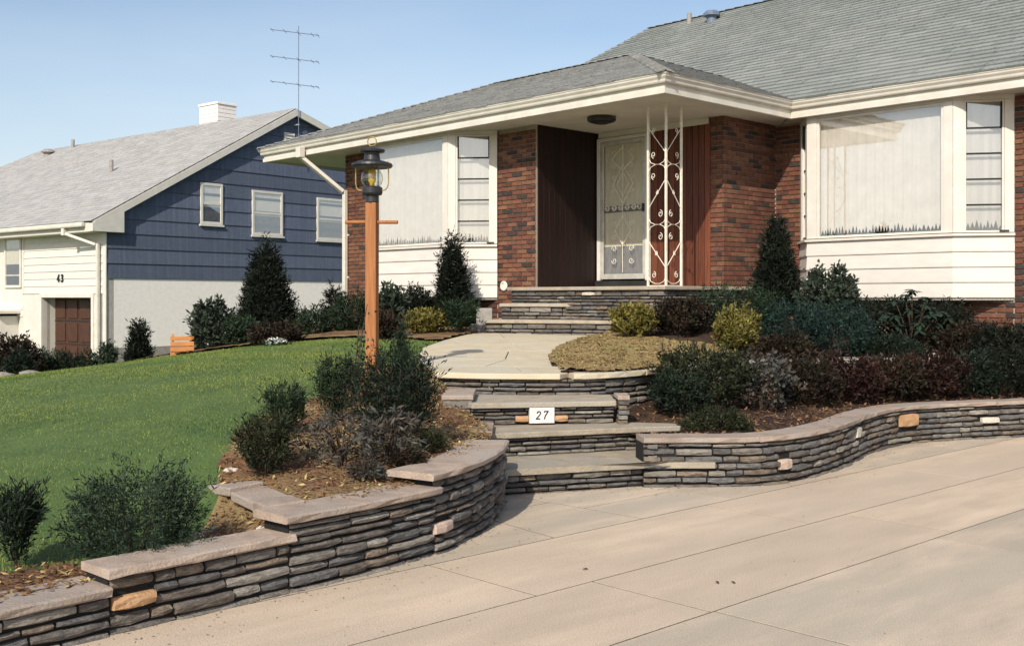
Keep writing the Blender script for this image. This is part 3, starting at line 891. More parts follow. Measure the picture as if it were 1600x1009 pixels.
# bricks
def brick_mesh(ln, mi):
    me = bpy.data.meshes.new('brick')
    a, d, h, r = ln / 2 - .001, .010, .0275, .004
    vs = []
    for y, k in ((.03, 0), (-d + r, 0), (-d, r)):
        vs += [(-a + k, y, -h + k), (a - k, y, -h + k), (a - k, y, h - k), (-a + k, y, h - k)]
    fs = [(i * 4 + k, i * 4 + (k + 1) % 4, (i + 1) * 4 + (k + 1) % 4, (i + 1) * 4 + k) for i in range(2) for k in range(4)] + [(8, 9, 10, 11)]
    me.from_pydata(vs, [], fs)
    me.materials.append(BM[mi])
    return me
BMESH = {}
def get_brick(ln, mi):
    k = (round(ln, 3), mi)
    if k not in BMESH: BMESH[k] = brick_mesh(ln, mi)
    return BMESH[k]
cand = []
def lay(p0, p1, z0, z1, prio, off=0):
    p0, p1 = Vector(p0), Vector(p1)
    e = (p1 - p0)
    W = e.length
    e.normalize()
    ang = math.atan2(e.y, e.x)
    z, k = z0, off
    while z + .0677 <= z1 + .001:
        s = -(.105 if k % 2 else 0)
        while s < W - .01:
            a, b = max(0, s), min(W, s + .2)
            if b - a > .03:
                ln = round(b - a, 2)
                mi = random.choices(range(5), [30, 26, 22, 10, 12])[0]
                c = p0 + e * (a + b) / 2
                wx, wy = hw(c.x, c.y)
                cand.append((prio, math.hypot(wx, wy), ln, mi, (c.x, c.y, z + .034), ang))
            s += .21
        z += .0677
        k += 1
lay((-3.83, .76), (-3.03, .76), 1.10, ZS, 0)
lay((-7.86, .76), (-6.9, .76), .75, ZS, 2)
lay((-.885, 2.12), (-.69, 2.12), 1.5, ZS, 0)
lay((-.678, 2.12), (-.678, 3.42), 1.3, ZS, 1)
lay((-.66, 3.42), (-.2, 3.42), 1.0, ZS, 2)
lay((2.79, 3.42), (3.4, 3.42), .8, ZS, 1)
lay((1.2, 3.42), (2.79, 3.42), .6, 1.40, 2)
lay((3.4, 3.42), (6.5, 3.42), .6, ZS, 3)
lay((-6.9, .76), (-3.83, .76), .9, 1.4, 3)
cand.sort(key=lambda c: (c[0], c[1]))
for c in cand[:300]:
    link('brick', get_brick(c[2], c[3]), wo, c[4], (0, 0, c[5]))
rest = [MB() for _ in range(5)]
for c in cand[300:]:
    ca, sa = math.cos(c[5]), math.sin(c[5])
    me = get_brick(c[2], c[3])
    rest[c[3]].add([(c[4][0] + v.co.x * ca - v.co.y * sa, c[4][1] + v.co.x * sa + v.co.y * ca, c[4][2] + v.co.z) for v in me.vertices], [tuple(p.vertices) for p in me.polygons])
for i in range(5):
    if rest[i].v: rest[i].build('brickwork', BM[i], wo, kind='stuff')
# round vent on the pier
vm = MB()
vm.lathe([(.040, .0), (.075, .0), (.075, .012), (.062, .022), (.048, .022), (.040, .010), (.001, .010)], (-3.685, .745, 1.575), 28, 'y')
vm.build('vent_cap', M['iron_white'], H, smooth=False)

def cut(p0, p1, d):
    e = (Vector(p1) - Vector(p0)).normalized()
    return tuple(Vector(p0) + e * d)

def bay(P, z_bot, z_sill, z_head, n_boards, win_front, win_side, side_first, fringe_mat, prefix):
    """P: plan points left wall, front-left corner, front-right corner, right wall"""
    zb = z_sill - .045
    bh = (zb - z_bot) / n_boards
    for k in range(n_boards):
        a, b = z_bot + k * bh, z_bot + (k + 1) * bh
        prof = [(-.03, a), (.020, a), (.022, a + .012), (.006, b + .004), (-.03, b + .004)]
        MB().sweep(prof, P).build('siding_board', M['siding'], H, bevel=0)
    MB().sweep([(-.06, z_bot - .03), (.0, z_bot - .03), (.0, z_bot - .002), (-.06, z_bot - .002)], P).build('base_trim', M['white'], H)
    MB().prism([P[0], P[1], P[2], P[3], (P[3][0], P[3][1] + .1), (P[0][0], P[0][1] + .1)], z_bot - .025, z_bot - .005).build('bay_floor', M['dark'], H)
    MB().sweep([(-.06, z_sill - .04), (.045, z_sill - .04), (.045, z_sill - .012), (-.06, z_sill + .002)], P).build('sill', M['white'], H)
    MB().sweep([(-.08, z_head), (.012, z_head), (.012, ZS - .002), (-.08, ZS - .002)], P).build('head_trim', M['white'], H)
    segs = list(zip(P[:-1], P[1:]))
    # corner posts
    for si, (p, q) in enumerate(segs):
        w = (Vector(q) - Vector(p)).length
        l, r = (win_side if si != 1 else win_front)
        if l > w or si == 0 and l > w - r: continue
        for sa, sb in ((.002, l), (w - r, w - .002)):
            MB().seg(p, q, sa, sb, z_sill + .002, z_head - .001, -.07, .010).build('corner_trim', M['white'], H, bevel=.004)
        if si == 1:
            fr = MB()
            t = .035
            fr.seg(p, q, l + .001, l + t, z_sill + .004, z_head - .002, -.05, .0)
            fr.seg(p, q, w - r - t, w - r - .001, z_sill + .004, z_head - .002, -.05, .0)
            fr.seg(p, q, l + t, w - r - t, z_sill + .004, z_sill + t, -.05, .0)
            fr.seg(p, q, l + t, w - r - t, z_head - t, z_head - .002, -.05, .0)
            wf = fr.build('picture_window', M['white'], H, bevel=.004)
            g = MB().seg(p, q, l + t - .005, w - r - t + .005, z_sill + t - .005, z_head - t + .005, -.030, -.024).build('pane', M['glass'], wf)
            shade_panel(p, q, l + .01, w - r - .01, z_sill + .02, z_head - .01, -.10, wf, fringe_mat, .15)
        else:
            fr = MB()
            t = .028
            a, b = l, w - r
            fr.seg(p, q, a + .001, a + t, z_sill + .004, z_head - .002, -.055, .0)
            fr.seg(p, q, b - t, b - .001, z_sill + .004, z_head - .002, -.055, .0)
            fr.seg(p, q, a + t, b - t, z_sill + .004, z_sill + t, -.055, .0)
            fr.seg(p, q, a + t, b - t, z_head - t, z_head - .002, -.055, .0)
            wf = fr.build('side_window', M['white'], H, bevel=.003)
            n = 5
            zz = np.linspace(z_sill + t, z_head - t, n + 1)
            for k in range(n):
                MB().seg(p, q, a + t + .002, b - t - .002, zz[k] + .004, zz[k + 1] - .004, -.034, -.028).build('pane', M['glass'], wf)
                if k:
                    MB().seg(p, q, a + t, b - t, zz[k] - .011, zz[k] + .011, -.040, -.018).build('sash_bar', M['dark'] if k < 5 else M['white'], wf)
            MB().seg(p, q, a + t - .002, a + t + .012, zz[n - 1], zz[n], -.026, .004).build('sash_rail', M['dark'], wf)
            MB().seg(p, q, b - t - .012, b - t + .002, zz[n - 1], zz[n], -.026, .004).build('sash_rail', M['dark'], wf)
            MB().seg(p, q, b - .06, b + .05, z_sill + .012, z_sill + .03, .005, .03).build('crank', M['dark'], wf)
            shade_panel(p, q, a + .005, b - .005, z_sill + .02, z_head - .01, -.10, wf, M['dark'], .15, M['shade_side'])
            wf.location = (0, 0, 0)

def shade_panel(p, q, s0, s1, z0, z1, o, parent, dark_mat, fr_h, mat=None):
    """a white blind whose lower edge is cut into little peaks; the room shows dark below it"""
    e = (Vector(q) - Vector(p)).normalized()
    n = Vector((e.y, -e.x))
    rnd = random.Random(int(s1 * 1000))
    pts = []
    s = s0
    lo = z0 + .01
    while s < s1:
        w = rnd.uniform(.035, .06)
        hh = rnd.uniform(.45, 1.0) * fr_h
        pts += [(s, lo + hh * .25), (min(s + w * .5, s1), lo + hh)]
        s += w
    pts.append((s1, lo + fr_h * .3))
    vs, fs = [], []
    for (a, z) in pts:
        c = Vector(p) + e * a + n * (o + .0015 * math.sin(a * 46) + .001 * math.sin(a * 97 + 1))
        vs += [(c.x, c.y, z), (c.x, c.y, z1)]
    for k in range(len(pts) - 1):
        fs.append((2 * k, 2 * k + 2, 2 * k + 3, 2 * k + 1))
    sh = MB().add(vs, fs).build('curtain', mat or M['shade'], parent)
    so = sh.modifiers.new('thick', 'SOLIDIFY')
    so.thickness = .003
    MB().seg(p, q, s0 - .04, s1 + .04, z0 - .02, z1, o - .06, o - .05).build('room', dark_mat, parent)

M['room_left'] = material('room_tan', (.50, .40, .27), (.40, .31, .2), scale=8)
bay([(-6.88, .76), (-6.42, .25), (-4.41, .25), (-3.835, .745)], 1.40, 2.215, 3.88, 4, (.10, .105), (.12, .10), 1, M['room_left'], 'left')
bay([(-.25, 3.42), (.12, 3.0), (2.19, 3.0), (2.78, 3.42)], 1.40, 2.215, 3.88, 4, (.14, .12), (.13, .115), 1, M['dark'], 'right')

# recessed entry: dark boards on the left side wall, door, red boards, all vertical
def boards(p0, p1, n, z0, z1, mat):
    w = (Vector(p1) - Vector(p0)).length
    for k in range(n):
        a, b = w * k / n, w * (k + 1) / n
        MB().seg(p0, p1, a + .0035, b - .0035, z0, z1, -.02, random.uniform(.0, .002)).build('wall_board', mat, H, bevel=.005)
boards((-3.01, .80), (-3.01, 2.06), 11, 1.56, ZS - .004, M['dark_wood'])
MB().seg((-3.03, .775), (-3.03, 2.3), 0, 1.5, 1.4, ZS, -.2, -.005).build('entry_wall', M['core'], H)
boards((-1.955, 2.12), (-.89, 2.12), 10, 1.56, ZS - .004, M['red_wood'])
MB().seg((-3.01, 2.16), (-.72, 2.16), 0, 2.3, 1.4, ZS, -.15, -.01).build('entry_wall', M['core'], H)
MB().seg((-3.0, 2.10), (-.9, 2.10), .02, 2.1, ZS - .09, ZS - .003, 0, .02).build('entry_frieze', M['soffit'], H)

# storm door
d0, d1 = (-2.985, 2.08), (-1.97, 2.08)
DW = 1.015
jam = MB()
jam.seg(d0, d1, .0, .055, 1.66, ZS - .1, -.05, .03).seg(d0, d1, DW - .055, DW, 1.66, ZS - .1, -.05, .03).seg(d0, d1, .055, DW - .055, ZS - .15, ZS - .1, -.05, .03)
jo = jam.build('door_frame', M['white'], H, bevel=.004)
dr = MB()
t = .055
dr.seg(d0, d1, .06, .06 + t, 1.68, ZS - .155, -.02, .015).seg(d0, d1, DW - .06 - t, DW - .06, 1.68, ZS - .155, -.02, .015)
dr.seg(d0, d1, .06 + t, DW - .06 - t, 1.68, 1.76, -.02, .015).seg(d0, d1, .06 + t, DW - .06 - t, ZS - .155 - t, ZS - .155, -.02, .015)
door = dr.build('storm_door', M['alu'], H, bevel=.004)
MB().seg(d0, d1, .06 + t - .004, DW - .06 - t + .004, 1.757, ZS - .155 - t + .003, -.006, 0).build('pane', M['door_glass'], door)
MB().seg(d0, d1, .07, DW - .07, 2.18, ZS - .16, -.06, -.05).build('curtain', M['curtain'], door)
MB().seg(d0, d1, .07, DW - .07, 1.68, 2.185, -.064, -.054).build('lower_panel', M['curtain_dark'], door)
MB().seg(d0, d1, .08, DW - .08, 2.70, 2.80, -.049, -.043).build('scroll_backing', M['curtain_dark'], door)
MB().seg(d0, d1, DW - .105, DW - .075, 2.68, 2.80, .016, .045).build('handle', M['black_metal'], door, bevel=.004)
MB().seg(d0, d1, -.02, DW + .02, 1.56, 1.655, -.06, .05).build('threshold', M['dark'], door)
gr = MB()
yg = 2.08 - .012
def gp(s, z): return (-2.985 + s, yg, z)
for (c, zc, hw_, hh) in ((.51, 3.12, .20, .30), (.51, 3.12, .12, .18), (.51, 2.42, .16, .22), (.51, 3.5, .22, .18)):
    q = [gp(c - hw_, zc), gp(c, zc + hh), gp(c + hw_, zc), gp(c, zc - hh)]
    for a, b in zip(q, q[1:] + q[:1]): gr.tube([a, b], .006, 5)
def spiral(cx, cz, r0, turns, start, sgn, n=18):
    return [(cx + (r0 * (1 - .75 * k / n)) * math.cos(start + sgn * turns * 2 * math.pi * k / n), cz + (r0 * (1 - .75 * k / n)) * math.sin(start + sgn * turns * 2 * math.pi * k / n)) for k in range(n + 1)]
for c in (.2, .34, .47, .60, .73, .84):
    for sg in (1, -1):
        gr.tube([gp(a, b) for a, b in spiral(c, 2.75, .05, 1.2, 0 if sg > 0 else math.pi, sg)], .005, 5)
for zc in (2.05, 2.42, 3.12, 3.5):
    for sg in (1, -1):
        for dz_ in (.09, -.09):
            gr.tube([gp(a, b) for a, b in spiral(.51 + sg * .17, zc + dz_, .05, 1.2, 0 if sg > 0 else math.pi, sg * (1 if dz_ > 0 else -1))], .005, 5)
gr.tube([gp(.51, 1.78), gp(.51, 3.72)], .005, 5)
gr.build('grille', M['iron_white'], door)

# soffits
sf = MB()
zs0, zs1 = ZS, ZS + .03
sf.prism([(-9.5, .09), (-.09, .09), (-.09, 2.85), (-.65, 3.5), (-9.5, 3.5)], zs0, zs1)
sf.prism([(-.64, 3.51), (-.085, 2.90), (9.0, 2.90), (9.0, 3.75), (-.6, 3.75)], zs0 + .0, zs1)
sf.build('soffit', M['soffit'], H)
# fascia and gutter following the eave
eave = [(-9.6, 6.3), (-9.6, 0), (0, 0), (0, 2.81), (9.0, 2.81)]
def off_path(P, d):
    return P
gp_ = [(-.085, ZS - .035), (-.085, ZG - .005), (-.11, ZG - .005), (-.11, ZS - .035)]
fas = MB().sweep(gp_, eave).build('fascia', M['gutter'], H)
gprof = [(-.083, ZG - .115), (-.045, ZG - .115), (-.035, ZG - .10), (-.030, ZG - .075), (-.008, ZG - .045), (-.004, ZG - .022), (.004, ZG - .018), (.004, ZG - .002), (-.004, ZG - .002), (-.012, ZG - .02), (-.06, ZG - .06), (-.083, ZG - .06)]
MB().sweep(gprof, eave).build('gutter', M['gutter'], H)
MB().sweep([(-.083, ZS - .03), (-.068, ZS - .03), (-.066, ZS + .035), (-.083, ZS + .04)], eave).build('frieze_board', M['gutter'], H)
# downspout at the left corner
dsp = MB()
pA = Vector((-8.12, -.02, ZG - .11))
dsp.box(-8.19, -8.05, -.075, .03, ZG - .29, ZG - .112)
def rect_run(mb, a, b, w=.042, d=.032):
    a, b = Vector(a), Vector(b)
    t = (b - a).normalized()
    x = Vector((1, 0, 0)); x = (x - t * x.dot(t)).normalized() if abs(t.x) < .9 else Vector((0, 1, 0))
    y = t.cross(x)
    mb.obox((a + b) / 2, x * w, y * d, (b - a) / 2)
rect_run(dsp, (-8.12, -.02, ZG - .27), (-7.80, .66, 3.28))
rect_run(dsp, (-7.80, .70, 3.31), (-7.80, .70, 1.0))
dso = dsp.build('downspout', M['gutter'], H, bevel=.006)
for z in (2.5, 1.75):
    MB().box(-7.86, -7.74, .728, .755, z, z + .03).build('strap', M['gutter'], dso)
# corner board strips
# roof planes with shingle courses
def shingles(name, mat, parent, O3, U, S, lim, s_max, course=.145, tab=.32, lift=.014):
    """O3 origin at eave; U unit along the eave; S unit up the slope; lim(s) -> (a, b) extent along U at slope distance s"""
    O3, U, S = Vector(O3), Vector(U), Vector(S)
    N = U.cross(S).normalized()
    if N.z < 0: N = -N
    V = []
    s = 0
    k = 0
    def P(a, s_, h): return O3 + U * a + S * s_ + N * h
    while s < s_max:
        s1 = min(s + course + .02, s_max)
        a0, b0 = lim(s); a1, b1 = lim(min(s + course, s_max))
        x = a0 - (tab * .5 if k % 2 else 0) - random.random() * .05
        while x < b0:
            w = tab * random.uniform(.75, 1.2)
            l, r = max(x, a0) + .002, min(x + w, b0) - .002
            if r - l > .02:
                L2, R2 = max(l, a1), min(r, b1)
                if R2 - L2 < .01:
                    m_ = min(max((a1 + b1) / 2, l), r); L2, R2 = m_ - .004, m_ + .004
                j = random.uniform(0, .006)
                h0, h1 = lift + random.uniform(-.003, .004), .002
                q = [P(l, s - j, h0), P(r, s - j, h0), P(R2, s1, h1), P(L2, s1, h1)]
                V.append(q)
                V.append([P(l, s - j, -.004), P(r, s - j, -.004), P(r, s - j, h0), P(l, s - j, h0)])
            x += w
        s += course
        k += 1
    # join each pair so one tab is one island: weld by building explicit mesh
    vs, fs = [], []
    for i in range(0, len(V), 2):
        b = len(vs)
        t, f = V[i], V[i + 1]
        vs += [t[0], t[1], t[2], t[3], f[0], f[1]]
        fs += [(b, b + 1, b + 2, b + 3), (b + 4, b + 5, b + 1, b)]
    o = MB().add(vs, fs).build(name, mat, parent, kind='stuff')
    return o
deck = MB()
p1 = .38
rz = ZG + p1 * 3.15
zt = ZG - .015
A_, B_, C_, D_ = (-9.58, .02, zt), (-.02, .02, zt), (-.02, 6.28, zt), (-9.58, 6.28, zt)
E_, F_ = (-6.43, 3.15, rz - .015), (-3.17, 3.15, rz - .015)
deck.add([A_, B_, C_, D_, E_, F_], [(0, 1, 5, 4), (1, 2, 5), (2, 3, 4, 5), (3, 0, 4)])
rf1 = deck.build('front_roof', M['shingle_brown'], H)
h1 = math.hypot(1, p1)
S1 = Vector((0, 1 / h1, p1 / h1))
sm1 = 3.15 * h1
shingles('shingles', M['shingle_brown'], rf1, (-9.6, -.01, ZG), (1, 0, 0), S1, lambda s: (s / h1, 9.6 - s / h1), sm1)
S2 = Vector((-1 / h1, 0, p1 / h1))
shingles('shingles', M['shingle_brown'], rf1, (.01, 0, ZG), (0, 1, 0), S2, lambda s: (s / h1, 6.3 - s / h1), sm1)
cp = MB()
def hipcaps(mb, a, b, n, r=.11):
    a, b = Vector(a), Vector(b)
    d = (b - a)
    t = d.normalized()
    side = t.cross(Vector((0, 0, 1))).normalized()
    up = side.cross(t)
    for k in range(n):
        q0, q1 = a + d * k / n, a + d * (k + 1.15) / n
        for s_ in (1, -1):
            mb.add([q0 + up * .030, q0 + side * s_ * r - up * .010, q1 + side * s_ * r - up * .028, q1 + up * .012, q0 + side * s_ * r - up * .025, q0 + up * .012], [(0, 1, 2, 3) if s_ > 0 else (3, 2, 1, 0), (0, 5, 4, 1)])
hipcaps(cp, (0, 0, ZG + .01), (-3.15, 3.15, rz + .01), 28)
hipcaps(cp, (-1.6, 4.7, ZG + p1 * 1.6 + .01), (-3.15, 3.15, rz + .01), 14, .13)
hipcaps(cp, (-9.6, 0, ZG + .01), (-6.45, 3.15, rz + .01), 28)
hipcaps(cp, (-6.45, 3.15, rz + .01), (-3.15, 3.15, rz + .01), 18)
cp.build('ridge_caps', M['shingle_brown'], rf1, kind='stuff')
# main roof
mr_, mv = 7.25, 8.0
deck = MB()
deck.add([(-8.5, 2.81, zt), (9.0, 2.81, zt), (9.0, mv, mr_ - .015), (-6.8, mv, mr_ - .015), (-8.5, 13.2, zt), (9.0, 13.2, zt)], [(0, 1, 2, 3), (3, 2, 5, 4), (0, 3, 4), (1, 5, 2)])
rf2 = deck.build('main_roof', M['shingle'], H)
p2 = (mr_ - ZG) / (mv - 2.81)
h2 = math.hypot(1, p2)
S3 = Vector((0, 1 / h2, p2 / h2))
sm2 = (mv - 2.81) * h2
shingles('shingles', M['shingle'], rf2, (-8.5, 2.80, ZG), (1, 0, 0), S3, lambda s: (max(1.7 * s / sm2, 5.0 - s / h2 * 1.0), 17.5), sm2, course=.15, lift=.026)
cp = MB()
hipcaps(cp, (-8.5, 2.81, ZG + .01), (-6.8, mv, mr_ + .01), 34)
hipcaps(cp, (-6.8, mv, mr_ + .01), (9.0, mv, mr_ + .01), 70)
cp.build('ridge_caps', M['shingle'], rf2, kind='stuff')
def roof_pt(xp, yp):                    # where the view ray through a photo pixel meets the main roof plane, house frame
    for Y in np.linspace(14, 30, 1600):
        X = (xp - 800) / 1700 * Y
        Z = EYE + (465 - yp) / 1700 * Y
        u, v = hl(X, Y)
        if Z <= ZG + p2 * (v - 2.81): return u, v, Z
    return u, v, Z
u_, v_, z_ = roof_pt(1077, 38)
MB().lathe([(.05, -.1), (.05, .22), (.04, .22), (.04, .1)], (u_, v_, z_), 12).build('vent_pipe', M['grey_block'], rf2)
u_, v_, z_ = roof_pt(1112, 35)
vv = MB()
vv.lathe([(.10, -.1), (.10, .10), (.17, .12), (.17, .17), (.12, .22), (.03, .24)], (u_, v_, z_), 16)
vv.build('roof_vent', M['vent_blue'], rf2)

# porch slab
pr = MB()
P_F = [(-3.28, .5), (-.42, .5), (-.42, 2.1)]
pz = MB().prism([(-3.32, .46), (-.38, .46), (-.38, 2.6), (-1.0, 2.6), (-3.0, 2.6), (-3.0, .75), (-3.32, .75)], ZP - .05, ZP).build('porch_slab', M['tread'], H, bevel=.01)
pw = [hw(*p) for p in P_F]
Lp = path_len(pw)
us2 = us
stone_face(us, pw, 0, Lp[-1], 1.05, ZP - .052, 73, lmin=.14, lmax=.42, hmin=.04, hmax=.06, accents=[(Lp[1] * .50, Lp[1] * .58, 1.43, 1.475, M['stone_pale'])])

# ironwork corner column
ic = empty('porch_column', (*hw(-.60, .76), ZP), HA)
tag(ic, 'white wrought iron corner column with scrolls standing on the porch beside the front door', 'porch column')
HZ = ZS - ZP
for (x, y) in ((0, 0), (-.30, 0), (0, .32)):
    MB().box(x - .013, x + .013, y - .013, y + .013, 0, HZ - .002).build('post', M['iron_white'], ic, bevel=.001)
def panel(fx):
    def T(s, z): return fx(s, z - ZP)
    def tube(pts, r=.0048): MB().tube([T(*p) for p in pts], r, 6).build('scroll', M['iron_white'], ic)
    for (a, b) in (((.98, 3.64), (.04, 3.30)), ((.05, 2.94), (.97, 2.58)), ((.97, 2.14), (.04, 1.80))):
        tube([a, b], .0055)
    def arc(z, up):
        tube([(.0, z + up * .10), (.12, z + up * .03), (.35, z), (.6, z), (.85, z + up * .03), (1.0, z + up * .10)])
    arc(3.15, 1); arc(3.15, -1); arc(2.36, 1); arc(2.36, -1); arc(1.585, 1)
    for (c, z, r) in ((.70, 3.28, .12), (.70, 3.00, .12), (.32, 2.50, .13), (.32, 2.20, .13), (.68, 1.70, .12), (.68, 3.60, .10), (.55, 1.98, .08), (.5, 2.78, .08)):
        sp = spiral(0, 0, r, 1.25, -math.pi / 2 if z > 2.9 else math.pi / 2, 1)
        tube([(c + a * 1.0, z + b * .38) for a, b in sp], .0045)
panel(lambda s, z: (-.30 * s, 0, z))
panel(lambda s, z: (0, .32 * s, z))
MB().box(-.30, 0, -.012, .012, .0, .012).build('base_rail', M['iron_white'], ic)
MB().box(-.012, .012, .0, .32, .0, .012).build('base_rail', M['iron_white'], ic)

# ceiling light
def at(x, y, z):
    Y = 1700 * (EYE - z) / (y - 465)
    return ((x - 800) / 1700 * Y, Y)
cx, cy = at(940, 186, ZS - .03)
cl = empty('ceiling_light', (cx, cy, ZS))
tag(cl, 'dark round flush light under the white porch ceiling above the front door', 'ceiling light')
MB().lathe([(.10, 0), (.20, -.01), (.205, -.05), (.19, -.07), (.17, -.07), (.16, -.05), (.02, -.05)], (0, 0, 0), 28).build('rim', M['black_metal'], cl)
MB().lathe([(.155, -.052), (.14, -.085), (.09, -.10), (.01, -.105)], (0, 0, 0), 24).build('lens', M['dark'], cl, smooth=True)

# ------------------------------------------------------------------ lamp post
lx, ly = -1.235, 9.6
lz = float(lawn_z(np.float64(lx), np.float64(ly)))
lp = empty('lamp_post', (lx, ly, 0))
tag(lp, 'square orange wooden lamp post with crossbar and black lantern beside the lawn', 'lamp post')
lp.rotation_euler = (0, 0, R(-10))
MB().prism([(-.049, -.049), (.049, -.049), (.049, .049), (-.049, .049)], lz - .1, 2.235).build('post', M['post_wood'], lp, bevel=.006)
MB().tube([(-.245, 0, 2.068), (.235, 0, 2.062)], .016, 8).build('crossbar', M['post_wood'], lp)
lan = MB()
lan.lathe([(.045, 2.20), (.05, 2.236), (.058, 2.24), (.058, 2.30), (.085, 2.305), (.092, 2.32), (.092, 2.365), (.08, 2.378), (.05, 2.38)], (0, 0, 0), 24)
lan_o = lan.build('lantern_base', M['black_metal'], lp)
hood = MB().lathe([(.06, 2.548), (.17, 2.546), (.184, 2.560), (.176, 2.580), (.12, 2.600), (.072, 2.612), (.066, 2.66), (.066, 2.675), (.11, 2.682), (.114, 2.70), (.08, 2.712), (.04, 2.722), (.018, 2.735)], (0, 0, 0), 28).build('lantern_hood', M['black_metal'], lp)
MB().lathe([(.058, 2.378), (.085, 2.40), (.098, 2.44), (.090, 2.49), (.062, 2.53), (.05, 2.552), (.047, 2.552), (.058, 2.53), (.086, 2.49), (.094, 2.44), (.081, 2.402), (.055, 2.38)], (0, 0, 0), 28).build('lantern_glass', M['lamp_glass'], lp, smooth=True)
MB().lathe([(.022, 2.372), (.022, 2.41), (.034, 2.425), (.036, 2.50), (.030, 2.53), (.005, 2.54)], (0, 0, 0), 14).build('candle_bulb', M['bulb'], lp, smooth=True)
for s_ in (-1, 1):
    MB().tube([(s_ * .145, 0, 2.60), (s_ * .150, 0, 2.55), (s_ * .150, 0, 2.41), (s_ * .142, 0, 2.37), (s_ * .12, 0, 2.348), (s_ * .088, 0, 2.342)], .0055, 6).build('side_wire', M['brass'], lp)
ring = [(.040 * math.cos(a), 0, 2.775 + .040 * math.sin(a)) for a in np.linspace(-math.pi / 2, 1.5 * math.pi, 22)]
MB().tube(ring, .0055, 6).build('top_ring', M['brass'], lp)

# ------------------------------------------------------------------ neighbour house
NA = math.atan2(-.6291, .7773)
NO = (-9.7, 26.0)
N_ = empty('neighbor_house', (NO[0], NO[1], 0), NA)
tag(N_, 'split-level house with blue shingled gable, white base and wooden garage door behind the lawn', 'house')
EZ, PK, PY = 3.20, 6.66, 5.69
q1 = (PK - EZ) / (PY + .45)
q2 = .30
def rake_z(y): return PK - (PY - y) * q1 if y < PY else PK - (y - PY) * q2
LEN = 14.0
# white block base on the gable side and grey foundation strip
MB().box(-.22, 0, 0.0, 11.6, .19, 1.86).build('base_wall', M['stucco'], N_)
MB().box(-.24, .012, -.0, 11.6, -1.3, .185).build('foundation', M['grey_block'], N_)
MB().prism([(-.26, .2), (-.05, .2), (-.05, 11.5), (-.26, 11.5)], 1.8, [EZ + .2, EZ + .2, 4.6, 4.6]).build('gable_wall', M['blue'], N_)
# gable sheathing
gs = [(0.0, 1.87), (11.5, 1.87), (11.5, rake_z(11.5) - .06), (PY, PK - .06), (0, rake_z(0) - .06)]
vs = [(-.05, y, z) for y, z in gs] + [(-.24, y, z) for y, z in gs]
MB().add(vs, [(0, 1, 2, 3, 4), (9, 8, 7, 6, 5)] + [(i, 5 + i, 5 + (i + 1) % 5, (i + 1) % 5) for i in range(5)]).build('gable_backing', M['blue'], N_)
c_h = .362
k = 0
z = 1.865
while z < PK - .2:
    zt_ = z + c_h
    def yl(zz): return max(.0, PY - (PK - .07 - zz) / q1)
    def yr(zz): return min(11.5, PY + (PK - .07 - zz) / q2)
    zc = min(zt_ + .01, PK - .09)
    a0, b0, a1, b1 = yl(z), yr(z), yl(zc), yr(zc)
    mb = MB()
    vs = [(.024, a0, z), (.024, b0, z), (.003, b1, zc), (.003, a1, zc), (-.05, a0, z), (-.05, b0, z), (-.05, b1, zc), (-.05, a1, zc)]
    mb.add(vs, [(0, 1, 2, 3), (4, 5, 1, 0), (7, 6, 5, 4), (3, 2, 6, 7), (0, 3, 7, 4), (1, 5, 6, 2)])
    mb.build('shingle_course', M['blue'], N_)
    z += c_h
    k += 1
def gable_window(y0, y1, z0, z1, split=.5):
    f = MB()
    t = .07
    f.box(.0, .05, y0, y0 + t, z0, z1).box(.0, .05, y1 - t, y1, z0, z1).box(.0, .05, y0 + t, y1 - t, z0, z0 + t).box(.0, .05, y0 + t, y1 - t, z1 - t, z1)
    w = f.build('window', M['white'], N_, bevel=.006)
    zm = z0 + (z1 - z0) * split
    MB().box(.0, .042, y0 + t, y1 - t, zm - .025, zm + .025).build('sash_bar', M['white'], w)
    MB().box(.026, .030, y0 + t - .01, y1 - t + .01, zm + .02, z1 - t + .01).build('pane', M['glass'], w)
    MB().box(.026, .030, y0 + t - .01, y1 - t + .01, z0 + t - .01, zm - .02).build('pane', M['glass'], w)
    MB().box(.016, .020, y0 + t, y1 - t, zm - .08, z1 - t).build('blind', M['shade'], w)
    MB().box(.016, .019, y0 + t, y1 - t, z0 + t, zm - .09).build('screen', M['screen'], w)
    MB().box(.0, .07, y0 - .03, y1 + .03, z0 - .05, z0 - .003).build('sill', M['white'], w)
M['screen'] = material('window_screen', (.20, .20, .20), (.13, .13, .14), scale=6)
gable_window(2.63, 3.31, 3.30, 4.37)
gable_window(4.26, 5.30, 3.09, 4.30)
gable_window(6.53, 7.57, 3.05, 4.26)
vt = MB().box(.0, .04, 5.35, 5.72, 5.45, 5.98).build('gable_vent', M['white'], N_)
for k in range(6):
    MB().obox((.05, 5.535, 5.50 + k * .085), (.014, 0, -.012), (0, .16, 0), (.003, 0, .004)).build('louver', M['white'], vt)
